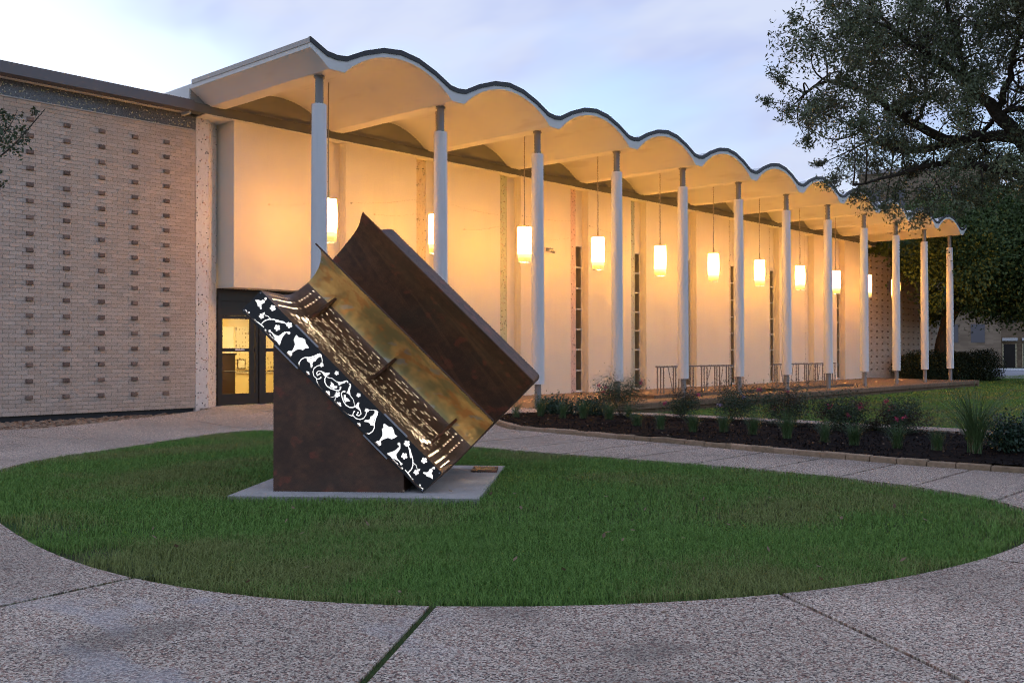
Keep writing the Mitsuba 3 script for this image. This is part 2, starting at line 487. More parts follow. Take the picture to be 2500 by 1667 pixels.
def ext(a, b, e0=0.0, e1=0.0):
    a, b = np.array(a, float), np.array(b, float)
    d = (b - a) / np.linalg.norm(b - a)
    return LineString([a - d * e0, b + d * e1])


WIDE = [ext((-10.25, -11.75), (-11.23, -11.89), 0.3, 6), ext((-9.5, -13.89), (-10.64, -14.64), 0.3, 6)]
WALKJ = []
THIN = [ext((-7.78, -15.34), (-8.74, -16.75), 0.5, 6), ext((-5.69, -15.6), (-5.75, -16.6), 0.3, 6)]
for y in (-2.9, -4.1, -5.25, -6.35, -7.6, -8.7, -9.8, -10.91, -11.95, -13.04, -14.04, -15.1, -16.1):
    WALKJ.append(LineString([(-2.6, y), (2.4, y)]))
for y in (-2.4, -4.6, -6.8, -9.0, -11.2, -13.4, -15.6):
    THIN.append(LineString([(6.2, y), (8.0, y)]))
THIN += [ext((-6.43, 1.13), (-5.4, -1.2), 2.5, 3), ext((-1.78, 3.9), (-2.33, -0.6), 0.5, 1.0), ext((1.09, 6.5), (0.2, 0.0), 0, 2), LineString([(-2.6, -0.2), (8, -0.2)]), LineString([(0, 2.6), (8, 2.6)]),
         LineString([(3.8, -2.0), (3.8, 5.2)]), LineString([(6.5, -20), (6.5, -2)]).buffer(0).boundary if False else LineString([(-17, -6), (-9.2, -6)]), LineString([(-12.6, -9.0), (-10, -9.4)])]
cuts = unary_union([w.buffer(0.026, cap_style=2) for w in WALKJ] + [w.buffer(0.023, cap_style=2) for w in WIDE] + [t.buffer(0.016, cap_style=2) for t in THIN])
pieces = [g for g in getattr(plaza.difference(cuts), 'geoms', []) if g.area > 0.02]
pv = thing('plaza_pavement', 'exposed aggregate concrete paving around the lawn and along the planting bed', None)
labels[pv]['kind'] = 'structure'


def draped(poly, z0, zf, step=0.8, top=0.0):
    """a paving slab whose top follows zf"""
    m = _ex(poly.simplify(0.004), z0, top)
    v, f = m.vertices, m.faces
    for _ in range(6):
        if np.ptp(gh(v[:, 0], v[:, 1])) < 0.004:
            break
        v2, f2 = trimesh.remesh.subdivide_to_size(v, f, step)[:2]
        v, f = v2, f2
        break
    v = np.array(v)
    on = v[:, 2] > (z0 + top) / 2
    v[on, 2] = top + zf(v[on, 0], v[on, 1])
    return v, f


pieces.sort(key=lambda g: -g.area)
for g in pieces:
    put('slab', draped(g, -0.1, lambda x, y: gh(x, y) + drop(x, y) * 0.25), 'aggregate', parent=pv)

# portico floor: slabs one bay long, raised above the lawn on its edge
pf = thing('portico_floor', 'tan portico floor with a raised concrete edge above the right lawn', None)
labels[pf]['kind'] = 'structure'
for i in range(0, 10):
    a, b = 7.015 + 3.8069 * i, 7.0 + 3.8069 * (i + 1) - 0.004
    b = min(b, 42.7)
    for y0, y1 in ((-0.72, 2.0), (2.01, 4.75)):
        put('slab', draped(sbox(a, y0, b, y1), -0.12, gh), 'portico_tile', parent=pf)
kb = MB()
n = 40
for i in range(9):
    a, b = 7.02 + 3.98 * i, 7.02 + 3.98 * (i + 1) - 0.012
    k1 = MB()
    # nosing with a rounded front, its face set back below so that it throws a dark line on the turf
    prof = [(-0.73, 0.012), (-1.08, 0.012), (-1.125, 0.0), (-1.145, -0.035), (-1.145, -0.17), (-1.10, -0.19), (-1.02, -0.19), (-1.02, -0.42), (-0.73, -0.42)]
    v = [(x, y, z) for x in (a, b) for y, z in prof]
    q = [(j, j + 1, j + 1 + len(prof), j + len(prof)) for j in range(len(prof) - 1)]
    k1.add(v, q)
    for x in (a, b):
        k1.tm(trimesh.Trimesh([(x, y, z) for y, z in prof], [(0, j, j + 1) for j in range(1, len(prof) - 1)], process=False))
    put('edge_block', k1, 'edge_concrete', parent=pf)
put('end_kerb', MB().box(42.72, 42.98, -1.14, 4.7, -0.42, 0.012), 'edge_concrete', parent=pf)

# gravel strip below the brick wall
gz = MB()
put('gravel_bed', draped(GRAVEL, -0.2, lambda x, y: -0.035 + 0 * x, 0.5), 'soil', kind='structure', label='strip of soil and broken stone under the brick wing')
ico = trimesh.creation.icosphere(subdivisions=1, radius=1.0)
pts = []
while len(pts) < 1500:
    x, y = RNG.uniform(-9, -0.2), RNG.uniform(2.1, 4.8)
    if GRAVEL.contains(Point(x, y)):
        pts.append((x, y))
vv, ff = [], []
for i, (x, y) in enumerate(pts):
    r = RNG.uniform(0.025, 0.075)
    v = ico.vertices * (1 + RNG.uniform(-0.25, 0.25, (len(ico.vertices), 1))) * r * np.array([1.2, 1, 0.62])
    a = RNG.uniform(0, 6.28)
    v = v @ np.array([[math.cos(a), -math.sin(a), 0], [math.sin(a), math.cos(a), 0], [0, 0, 1]]).T
    vv.append(v + [x, y, -0.03 + r * RNG.uniform(0.1, 0.6) ]); ff.append(ico.faces + 42 * i)
put('rubble_stones', (np.vstack(vv), np.vstack(ff)), 'rubble', label='brown broken stones lying along the foot of the brick wing', cat='stones', kind='stuff')

# ---------------------------------------------------------------- road and far ground
# ---------------------------------------------------------------- the library building
lib = thing('library_building', 'long library with a wavy white canopy roof, white columns and a tan brick wing', 'building')


def lp(name, mesh, mat, smooth=False, label=None, sub=None):
    return put(name, mesh, mat, smooth, parent=lib if sub is None else sub, label=label)


# --- canopy: a row of barrel vaults on twelve columns
ZV, RISE, HALF = 7.85, 0.66, 1.69
RAD = (HALF ** 2 + RISE ** 2) / (2 * RISE)


def soffit_pts(n=16):
    x = np.linspace(-HALF, HALF, n)
    return x, ZV + RISE - RAD + np.sqrt(RAD ** 2 - x ** 2)


def top_pts(extra=0.0):
    """faceted upper line, valley to valley"""
    x = np.array([-S / 2, -1.63, -1.12, -0.56, 0.0, 0.56, 1.12, 1.63, S / 2])
    z = np.array([8.085, 8.115, 8.36, 8.55, 8.62, 8.55, 8.36, 8.115, 8.085])
    return x, z + extra


YF, YB = -0.65, 15.0
canopy = f'{lib}__canopy'
tag(canopy, 'wave shaped concrete canopy, white with a dark metal edge')
USED[canopy] = 0


def clip_profile(poly, x0, x1):
    return poly.intersection(sbox(x0, 0, x1, 20))


def profile_to_mesh(poly, y0, y1):
    """polygon in (x, z) extruded along y"""
    mb = MB()
    for m in extrude(poly, 0, y1 - y0):
        v = m.vertices
        mb.add(np.stack([v[:, 0], y0 + v[:, 2], v[:, 1]], -1), m.faces[:, ::-1])
    return mb


for b in range(0, 13):
    c = S * b - S / 2
    x, z = soffit_pts()
    tx, tz = top_pts()
    lo = [(-S / 2, ZV)] + list(zip(x, z)) + [(S / 2, ZV)]
    shell = affinity.translate(Polygon(lo + list(zip(tx, tz))[::-1]), c, 0)
    fx, fz = top_pts(0.115)
    band = affinity.translate(Polygon(list(zip(tx, tz)) + list(zip(fx, fz))[::-1]), c, 0)
    if b == 0:
        shell, band = clip_profile(shell, -0.73, 99), clip_profile(band, -0.73, 99)
    if b == 12:
        shell, band = clip_profile(shell, -9, 11 * S + 0.73), clip_profile(band, -9, 11 * S + 0.73)
    put('vault', profile_to_mesh(shell, YF, YB), 'paint', 20, parent=canopy)
    put('edge_flashing', profile_to_mesh(band, YF - 0.025, YF + 0.06), 'flashing', parent=canopy)
# gable edge trim on the left end, following the cut vault
for (za, zb, dx, mat) in ((8.315, 8.425, 0.022, 'edge_metal'),):
    put('gable_trim', MB().box(-0.73 - dx, -0.70, YF, 4.28, za, zb), mat, parent=canopy)
put('gable_wall', MB().box(-0.74, -0.68, 4.42, YB, 7.6, 8.26), 'paint', parent=canopy)
put('gable_wall', MB().box(11 * S + 0.68, 11 * S + 0.74, 4.42, YB, 7.6, 8.26), 'paint', parent=canopy)
# edge beam and lunettes above the wall
lp('tie_beam', MB().box(-0.66, 43.0, 4.30, 4.62, 7.66, 7.885), 'beam')
for b in range(0, 13):
    c = S * b - S / 2
    x, z = soffit_pts()
    g = affinity.translate(Polygon([(-S / 2, 7.8), (-S / 2, ZV + 0.05)] + list(zip(x, z + 0.05)) + [(S / 2, ZV + 0.05), (S / 2, 7.8)]), c, 0)
    g = clip_profile(g, -0.70, 11 * S + 0.7)
    put('lunette', profile_to_mesh(g, 4.40, 4.47), 'lunette', parent=lib)
lp('wall_soffit', MB().box(-0.32, 43.0, 4.34, 5.3, 7.635, 7.657), 'paint')

# --- columns
ZT, ZB = 7.20, 0.642
for k in range(12):
    x = S * k
    col = f'{lib}__column' + ('' if k == 0 else f'_{k:03d}')
    z0 = -0.02
    put('pole', MB().lathe(x, 0, [(0.094, z0), (0.094, 7.86)], 20), 'grey_steel', True, parent=col)
    m = MB().lathe(x, 0, [(0.0, ZB), (0.18, ZB), (0.189, ZB + 0.01), (0.189, 1.6), (0.186, 3.4), (0.180, 5.0), (0.172, 6.5), (0.169, ZT - 0.015), (0.160, ZT), (0.0, ZT)], 32)
    put('sleeve', m, 'column_paint', 40, parent=col)
    put('collar', MB().lathe(x, 0, [(0.0, 7.80), (0.125, 7.80), (0.125, 7.849)], 20), 'grey_steel', 30, parent=col)

# --- stucco panels and the narrow recesses between them
YP, YR = 4.40, 4.70


def xl(k):
    return 3.16 + S * (k - 1)


REC = 1.05
WINDOWS = (4, 5, 6, 7, 8, 10)
wz = [0.11, 0.87, 1.655, 2.42, 3.175, 3.955, 4.74, 5.55]
lp('wall_panel', MB().box(0.54, xl(1), YP, 5.25, 3.27, 7.64), 'stucco')
for k in range(1, 11):
    r = xl(k) + REC
    nxt = xl(k + 1) if k < 10 else 40.66
    z0 = 0.03
    if k == 1:
        lp('wall_panel', MB().box(r, nxt, YP, 5.0, z0, 7.64), 'stucco')
    else:
        lp('wall_panel', MB().box(r, nxt, YP, 5.0, z0, 7.64), 'stucco')
    ws = r - 0.385
    lp('mosaic_strip', MB().box(xl(k) - 0.05, ws, YR, YR + 0.2, z0, 7.64), 'strip_mosaic',
       label={1: None, 2: 'orange mosaic strip with dark chips', 3: 'olive green mosaic strip with dark chips', 4: 'pink mosaic strip with dark chips', 5: 'grey green mosaic strip'}.get(k))
    lp('jamb_bead', MB().box(r - 0.012, r + 0.01, 4.545, 4.56, z0, 7.63), 'paint')
    if k in WINDOWS:
        w = f'{lib}__window' + ('' if k == 4 else f'_{WINDOWS.index(k):03d}')
        fr = MB()
        for z in wz:
            fr.box(ws, r, YR + 0.01, YR + 0.07, z - 0.024, z + 0.024)
        fr.box(ws, ws + 0.022, YR + 0.012, YR + 0.068, 0.05, 5.57).box(r - 0.022, r, YR + 0.012, YR + 0.068, 0.05, 5.57)
        put('frame', fr, 'window_metal', parent=w)
        for a, b in zip(wz[:-1], wz[1:]):
            put('pane', MB().add([(ws + 0.022, YR + 0.04, a + 0.024), (r - 0.022, YR + 0.04, a + 0.024), (r - 0.022, YR + 0.04, b - 0.024), (ws + 0.022, YR + 0.04, b - 0.024)], [(0, 1, 2, 3)]), 'tinted_glass', parent=w)
        lp('recess_wall', MB().box(ws + 0.003, r, YR - 0.004, YR + 0.2, 5.574, 7.637), 'stucco')
        lp('window_sill', MB().box(ws + 0.003, r, YR - 0.03, YR + 0.2, z0, 0.086), 'paint')
    else:
        lp('recess_wall', MB().box(ws + 0.003, r, YR - 0.004, YR + 0.2, z0, 7.637), 'stucco')

# --- entrance corner: dotted strip, splayed strip, glazed doors
lp('corner_strip', MB().box(-0.318, 0.04, 4.80, 5.2, 0.02, 7.634), 'strip_mosaic', label='white mosaic strip with black and red chips beside the doors')
v = [(0.041, 4.803, 0.02), (0.49, 5.16, 0.02), (0.49, 5.16, 7.634), (0.041, 4.803, 7.634), (0.041, 5.3, 0.02), (0.49, 5.3, 0.02), (0.49, 5.3, 7.634), (0.041, 5.3, 7.634)]
lp('splayed_strip', MB().add(v, [(0, 1, 2, 3), (1, 5, 6, 2), (3, 2, 6, 7)]), 'strip_mosaic')

dr_ = f'{lib}__entrance_door'
ZD = 0.125
YD = 5.10
fr = MB()
x0, x1 = 0.505, 4.15
fr.box(x0, x1, YD - 0.02, YD + 0.14, 2.95, 3.268)                    # head
fr.box(x0, x0 + 0.10, YD, YD + 0.12, ZD, 2.95)
fr.box(x1 - 0.10, x1, YD, YD + 0.12, ZD, 2.95)
fr.box(1.78, 1.96, YD, YD + 0.12, ZD, 2.95)
fr.box(2.86, 2.98, YD, YD + 0.12, ZD, 2.95)
fr.box(x0 + 0.1, 1.78, YD + 0.001, YD + 0.119, 2.55, 2.62)
fr.box(1.96, 2.86, YD + 0.001, YD + 0.119, 2.55, 2.62)
fr.box(2.98, x1 - 0.1, YD + 0.001, YD + 0.119, 2.55, 2.62)
put('frame', fr, 'door_metal', parent=dr_)
put('transom_panel', MB().box(x0 + 0.1, 1.78, YD + 0.04, YD + 0.08, 2.62, 2.95).box(1.96, 2.86, YD + 0.04, YD + 0.08, 2.62, 2.95).box(2.98, x1 - 0.1, YD + 0.04, YD + 0.08, 2.62, 2.95), 'door_metal', parent=dr_)


def leaf_door(a, b, rail=True):
    m = MB()
    y0, y1 = YD + 0.03, YD + 0.085
    m.box(a, a + 0.045, y0, y1, ZD + 0.02, 2.545).box(b - 0.10, b, y0, y1, ZD + 0.02, 2.545)
    m.box(a + 0.045, b - 0.10, y0, y1, 2.47, 2.545).box(a + 0.045, b - 0.10, y0, y1, ZD + 0.02, 0.45)
    m.box(a + 0.045, b - 0.10, y0 - 0.02, y1 + 0.01, 1.585, 1.675)
    k = put('leaf', m, 'door_metal', parent=dr_)
    put('pane', MB().add([(a + 0.045, YD + 0.06, 0.45), (b - 0.1, YD + 0.06, 0.45), (b - 0.1, YD + 0.06, 2.47), (a + 0.045, YD + 0.06, 2.47)], [(0, 1, 2, 3)]), 'glass', parent=dr_)
    put('push_bar', MB().tube([(a + 0.06, y0 - 0.05, 1.05), (b - 0.13, y0 - 0.05, 1.05)], 0.014, 8).tube([(a + 0.1, y0, 1.05), (a + 0.1, y0 - 0.05, 1.05)], 0.011, 6).tube([(b - 0.17, y0, 1.05), (b - 0.17, y0 - 0.05, 1.05)], 0.011, 6), 'door_metal', parent=dr_)


leaf_door(0.61, 1.60)
leaf_door(1.60, 1.775)
leaf_door(1.965, 2.855)
leaf_door(2.985, 4.045)
put('notice', MB().box(1.02, 1.32, YD + 0.002, YD + 0.0045, 1.615, 1.655), 'white_paint', parent=dr_, label='small pale notice on the cross rail of the left door')
put('threshold', MB().box(x0, x1, YD - 0.05, YD + 0.16, ZD - 0.06, ZD + 0.012), 'trim', parent=dr_)

# --- lobby behind the doors and reading hall behind the slit windows
lob = f'{lib}__lobby'
put('floor', MB().box(0.4, 6.0, 5.28, 10.6, 0.02, 0.11), 'portico_tile', parent=lob)
put('back_wall', MB().box(0.3, 6.1, 10.6, 10.7, 0.0, 4.4), 'cream_wall', parent=lob)
put('side_wall', MB().box(0.3, 0.4, 5.3, 10.6, 0.0, 4.4), 'cream_wall', parent=lob)
put('side_wall', MB().box(6.0, 6.1, 5.3, 10.6, 0.0, 4.4), 'cream_wall', parent=lob)
put('ceiling', MB().box(0.3, 6.1, 5.26, 10.7, 3.9, 4.0), 'cream_wall', parent=lob)
ar = MB()
for i in range(16):
    a, b = i / 16, (i + 1) / 16
    x_, z_ = 0.4 + 5.6 * a, 2.75 + 0.7 * math.sin(math.pi * a)
    x2, z2 = 0.4 + 5.6 * b, 2.75 + 0.7 * math.sin(math.pi * b)
    ar.add([(x_, 9.2, z_), (x2, 9.2, z2), (x2, 9.2, 3.9), (x_, 9.2, 3.9)], [(0, 1, 2, 3)])
    ar.add([(x_, 9.2, z_), (x2, 9.2, z2), (x2, 9.4, z2), (x_, 9.4, z_)], [(0, 1, 2, 3)])
put('arch_soffit', ar, 'cream_wall', parent=lob)
put('notice_wall', MB().box(4.47, 5.95, 10.55, 10.596, 1.0, 2.42), 'poster_wall', parent=lob, label='wall covered with small pinned papers')
put('inner_door', MB().box(3.95, 4.37, 10.55, 10.596, 0.11, 2.42), 'white_paint', parent=lob)
lk = put('ceiling_light', MB().add([(1.2, 6.6, 3.89), (1.2, 8.8, 3.89), (5.0, 8.8, 3.89), (5.0, 6.6, 3.89)], [(0, 1, 2, 3)]), 'white_sheet', parent=lob)
scene[lk]['emitter'] = lamp(*LOBBY)
hall = f'{lib}__reading_hall'
put('floor', MB().box(6.3, 40.6, 5.05, 11.5, -0.1, 0.03), 'portico_tile', parent=hall)
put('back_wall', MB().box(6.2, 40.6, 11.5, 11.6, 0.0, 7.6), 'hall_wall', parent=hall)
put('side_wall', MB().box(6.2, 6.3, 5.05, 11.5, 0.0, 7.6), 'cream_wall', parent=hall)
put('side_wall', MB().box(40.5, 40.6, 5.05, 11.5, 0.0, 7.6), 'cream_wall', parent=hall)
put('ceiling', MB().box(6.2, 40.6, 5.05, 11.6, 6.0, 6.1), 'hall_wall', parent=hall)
for i in range(5):
    x_ = 11 + 6.6 * i
    lk = put('ceiling_light', MB().add([(x_, 6.4, 5.97), (x_, 9.6, 5.97), (x_ + 0.5, 9.6, 5.97), (x_ + 0.5, 6.4, 5.97)], [(0, 1, 2, 3)]), 'white_sheet', parent=hall)
    scene[lk]['emitter'] = lamp(*HALL)
for i in range(7):
    x_ = 12.5 + 3.6 * i
    put('bookcase', MB().box(x_, x_ + 1.6, 7.2, 7.65, 0.03, 2.3), 'dark_wood', parent=hall)

# --- left brick wing
wing = f'{lib}__brick_wing'
tag(wing, 'tan brick wing with brown bricks standing out in columns')
YW = 4.80
XL = -9.0
put('backing', MB().box(XL, -0.322, YW + 0.012, YW + 0.4, 0.135, 7.28), 'mortar', parent=wing)
put('foundation', MB().box(XL, -0.33, YW + 0.10, YW + 0.42, -0.3, 0.134), 'flashing', parent=wing)
rows = int(round((7.28 - BZ0) / BZ))
bricks, dots = [], []
dotx = [-1.148 - 0.8300 * i for i in range(10)]
dotz = [0.545 + 0.3715 * j for j in range(18)]
for r in range(rows):
    z0 = BZ0 + r * BZ
    odd = r % 2
    ncol = int((-0.322 - XL) / BX) + 2
    for c in range(ncol):
        b1 = BX0 + 0.0 - c * BX + (-0.5 * BX * odd if True else 0)
        b0 = b1 - BX
        if odd and c == 0:
            bricks.append((b1 + 0.006, BX0 - 0.001, z0))
        if b0 < XL:
            continue
        bricks.append((b0 + 0.0055, b1 - 0.0055, z0))
bm = []
for a, b, z in bricks:
    j = RNG.uniform(-0.002, 0.0025)
    bm.append((MB().box(a, b, YW + j, YW + 0.013, z + 0.005, z + BZ - 0.005), math.hypot((a + b) / 2 - CAM[0], YW - CAM[1]), a, z))
vis = [t for t in bm if t[2] > -5.35]
vis.sort(key=lambda t: math.hypot(t[1], t[3] - 1.55))
near = vis[:300]
ids = set(id(t[0]) for t in near)
for t in near:
    put('brick', t[0], 'brick', parent=wing)
rest = MB()
for t in bm:
    if id(t[0]) not in ids:
        rest.add(*t[0].mesh())
k = put('brick_courses', rest, 'brick', parent=wing)
labels[k] = {'kind': 'stuff'}


def bevel_box(x0, x1, y0, y1, z0, z1, b=0.012):
    """box standing out towards -y with a bevelled front"""
    v = [(x0, y1, z0), (x1, y1, z0), (x1, y1, z1), (x0, y1, z1), (x0, y0 + b, z0), (x1, y0 + b, z0), (x1, y0 + b, z1), (x0, y0 + b, z1),
         (x0 + b, y0, z0 + b), (x1 - b, y0, z0 + b), (x1 - b, y0, z1 - b), (x0 + b, y0, z1 - b)]
    q = [(8, 9, 10, 11)]
    for i in range(4):
        j = (i + 1) % 4
        q += [(i, j, 4 + j, 4 + i), (4 + i, 4 + j, 8 + j, 8 + i)]
    return MB().add(v, q)


for x in dotx:
    for z in dotz:
        m = bevel_box(x - 0.075, x + 0.075, YW - 0.055, YW + 0.01, z - 0.046, z + 0.046)
        if x > -5.4:
            put('projecting_brick', m, 'brown_brick', parent=wing)
put('mosaic_band', MB().box(XL, -0.335, YW, YW + 0.3, 7.30, 7.665), 'tiles', parent=wing, label='dark blue mosaic band with yellow chips under the eaves')
put('ledge', MB().box(XL, -0.325, YW - 0.03, YW + 0.3, 7.272, 7.298), 'trim', parent=wing)
put('eaves_soffit', MB().box(XL, -0.67, 4.31, 5.1, 7.668, 7.69), 'paint', parent=wing)
put('fascia', MB().box(XL, -0.665, 4.27, 4.6, 7.665, 7.925), 'fascia_metal', parent=wing)
put('roof', MB().box(XL, -0.75, 4.6, YB, 7.72, 7.86), 'edge_metal', parent=wing)
put('side_wall', MB().box(XL, XL + 0.2, YW + 0.3, YB, 0, 7.7), 'brick', parent=wing)
put('rear_wall', MB().box(XL, 55, YB - 0.2, YB, -0.3, 7.7), 'brick', parent=lib)

# --- far brick wing
fw = f'{lib}__far_brick_wing'
put('wall', MB().box(40.70, 55.3, YW, 12, -0.4, 7.28), 'brick', parent=fw)
pb = MB()
for i in range(17):
    for j in range(18):
        x, z = 41.3 + 0.83 * i, 0.545 + 0.3715 * j
        pb.add(*bevel_box(x - 0.075, x + 0.075, YW - 0.055, YW - 0.002, z - 0.046, z + 0.046).mesh())
k = put('projecting_bricks', pb, 'brown_brick', parent=fw)
labels[k] = {'kind': 'stuff'}
put('mosaic_band', MB().box(40.70, 55.3, YW - 0.004, 12, 7.282, 7.66), 'tiles', parent=fw)
put('fascia', MB().box(43.02, 55.9, 4.27, 12, 7.665, 7.925), 'fascia_metal', parent=fw)

# ---------------------------------------------------------------- pendant lamps
ZLT, ZLB, YL = 5.49, 4.39, 2.21
ordn = ['first', 'second', 'third', 'fourth', 'fifth', 'sixth', 'seventh', 'eighth', 'ninth', 'tenth', 'eleventh']
for k in range(11):
    x = S * (k + 0.5) + 0.03
    t = thing('pendant_lamp', f'glowing white cylinder lamp on a thin rod, {ordn[k]} from the entrance doors', 'lamp', 'pendant lamps hanging under the canopy')
    zr = ZLB + 0.24
    sh = put('shade', MB().lathe(x, YL, [(0.213, zr), (0.222, zr + 0.15), (0.226, 5.05), (0.221, 5.3), (0.214, ZLT)], 28), 'white_sheet', True, parent=t)
    scene[sh]['emitter'] = lamp(*[c * (0.92 + 0.16 * random.random()) for c in LAMP])
    for z0, z1, c in ((ZLB + 0.13, zr, SKIRT[0]), (ZLB, ZLB + 0.13, SKIRT[1])):
        sk = put('skirt', MB().lathe(x, YL, [(0.203 + 0.042 * (z0 - ZLB), z0), (0.203 + 0.042 * (z1 - ZLB), z1)], 28), 'amber_glass', True, parent=t)
        scene[sk]['emitter'] = lamp(*c)
    put('cap', MB().lathe(x, YL, [(0.0, ZLT + 0.004), (0.214, ZLT + 0.001), (0.212, ZLT + 0.02), (0.03, ZLT + 0.035), (0.022, ZLT + 0.24), (0.0, ZLT + 0.24)], 28), 'brass', 40, parent=t)
    put('rim', MB().lathe(x, YL, [(0.196, ZLB - 0.006), (0.207, ZLB - 0.012), (0.207, ZLB + 0.004)], 28), 'white_sheet', parent=t)
    bk = put('bulb', trimesh.creation.icosphere(subdivisions=2, radius=0.05).apply_translation([x, YL, 5.40]), 'white_sheet', True, parent=t)
    scene[bk]['emitter'] = lamp(*BULB)
    put('rod', MB().tube([(x, YL, ZLT + 0.2), (x, YL, 8.52)], 0.015, 8), 'rod_metal', parent=t)
    put('stay', MB().tube([(x, YL, ZLT + 0.055), (x + 0.26, YL - 0.02, ZLT + 0.075)], 0.006, 6), 'brass', parent=t)
scene['amber_glass'] = principled((0.62, 0.50, 0.20), 0.4)
scene['brass'] = principled((0.45, 0.33, 0.15), 0.4, 0.7)

#SCULPTURE
# ---------------------------------------------------------------- book sculpture
SO = np.array([-7.395, -8.876, 2.242])
AL, PSI = 0.7798, math.radians(-52.0)
ER = np.array([math.cos(PSI), math.sin(PSI), 0.0])
ED = np.array([-math.sin(PSI), math.cos(PSI), 0.0])
EZ = np.array([0, 0, 1.0])
SU = math.cos(AL) * ER - math.sin(AL) * EZ        # down the slope
SN = math.sin(AL) * ER + math.cos(AL) * EZ        # out of the slope
LB, TB = 2.854, 0.309


def loc(u, n, d):
    """book coordinates (u down the slope, n out of it, d away from the fore edge) -> world"""
    u, n, d = np.broadcast_arrays(np.asarray(u, float), np.asarray(n, float), np.asarray(d, float))
    return SO + u[..., None] * SU + n[..., None] * SN + d[..., None] * ED


def book_box(u0, u1, n0, n1, d0, d1):
    c = np.array([[u, n, d] for u in (u0, u1) for n in (n0, n1) for d in (d0, d1)])
    return MB().add(loc(c[:, 0], c[:, 1], c[:, 2]), BOXF)


book = thing('book_sculpture', 'rusty steel open book leaning on a wedge, lit from inside through cut-out flowers', 'sculpture')
# wedge shaped foot
wp = [(0.0, 0.012), (1.466, 0.012), (1.466, 0.212), (0.0, 1.662)]
wm = MB()
for m in extrude(Polygon(wp), 0.035, 1.75):
    v = m.vertices
    wm.add(np.array([-7.3, -8.966, 0]) + v[:, :1] * ER + v[:, 1:2] * EZ + v[:, 2:3] * ED, m.faces[:, ::-1])
put('wedge_foot', wm, 'rust', parent=book)


def flower(x, y, r, a0=0.3, petals=5):
    g = [Point(x, y).buffer(r * 0.42)]
    for i in range(petals):
        a = a0 + 2 * math.pi * i / petals
        g.append(affinity.scale(Point(x + r * 0.62 * math.cos(a), y + r * 0.62 * math.sin(a)).buffer(r * 0.40, 8), 1.0, 1.0))
    return unary_union(g)


FL = [[0.235, -0.042, 0.037], [0.425, -0.163, 0.038], [0.502, -0.045, 0.037], [0.207, -0.195, 0.033], [1.024, -0.280, 0.027], [1.255, -0.048, 0.027], [1.072, -0.103, 0.026], [1.339, -0.28, 0.034], [1.427, -0.209, 0.033], [0.728, -0.265, 0.031]]
ST = [(0.019, [[0.03, -0.272], [0.083, -0.290], [0.136, -0.295], [0.191, -0.285], [0.24, -0.270], [0.309, -0.264]]), (0.018, [[0.267, -0.253], [0.268, -0.207], [0.291, -0.162], [0.332, -0.124], [0.383, -0.094], [0.43, -0.074], [0.476, -0.054]]), (0.03, [[0.367, -0.119], [0.396, -0.094], [0.436, -0.068]]), (0.013, [[0.229, -0.161], [0.259, -0.144], [0.299, -0.144]]), (0.018, [[0.346, -0.278], [0.376, -0.288], [0.426, -0.288], [0.469, -0.292], [0.505, -0.296], [0.527, -0.293]]), (0.018, [[0.389, -0.248], [0.423, -0.243], [0.463, -0.242], [0.507, -0.219], [0.514, -0.16], [0.538, -0.117], [0.558, -0.11]]), (0.018, [[0.901, -0.288], [0.873, -0.267], [0.864, -0.218], [0.88, -0.174], [0.911, -0.145], [0.942, -0.096], [0.959, -0.046], [0.985, -0.03]]), (0.013, [[0.995, -0.03], [1.041, -0.062], [1.072, -0.103]]), (0.015, [[1.07, -0.105], [1.043, -0.145], [1.036, -0.191], [1.057, -0.228], [1.095, -0.25], [1.147, -0.25], [1.164, -0.22], [1.161, -0.203]]), (0.016, [[1.125, -0.187], [1.118, -0.22], [1.093, -0.206], [1.09, -0.176], [1.119, -0.154], [1.169, -0.138], [1.199, -0.108]]), (0.014, [[1.144, -0.259], [1.176, -0.276], [1.219, -0.288], [1.268, -0.290]]), (0.018, [[1.192, -0.147], [1.204, -0.187], [1.23, -0.213], [1.276, -0.226], [1.325, -0.216], [1.378, -0.19], [1.405, -0.17], [1.408, -0.14], [1.395, -0.128]]), (0.013, [[1.208, -0.157], [1.261, -0.124], [1.32, -0.117], [1.36, -0.091], [1.384, -0.04], [1.405, -0.025], [1.418, -0.033]]), (0.012, [[1.364, -0.285], [1.395, -0.285], [1.412, -0.262], [1.425, -0.225]]), (0.016, [[0.111, -0.055], [0.113, -0.036], [0.106, -0.02]])]
BL = [[0.078, -0.266, 0.012], [0.184, -0.284, 0.015], [0.422, -0.282, 0.016], [0.479, -0.285, 0.012], [0.348, -0.278, 0.015], [0.389, -0.248, 0.016], [0.56, -0.111, 0.018], [0.103, -0.024, 0.016], [0.898, -0.287, 0.011], [1.41, -0.032, 0.01], [1.395, -0.13, 0.013], [1.125, -0.187, 0.011], [1.162, -0.209, 0.011]]
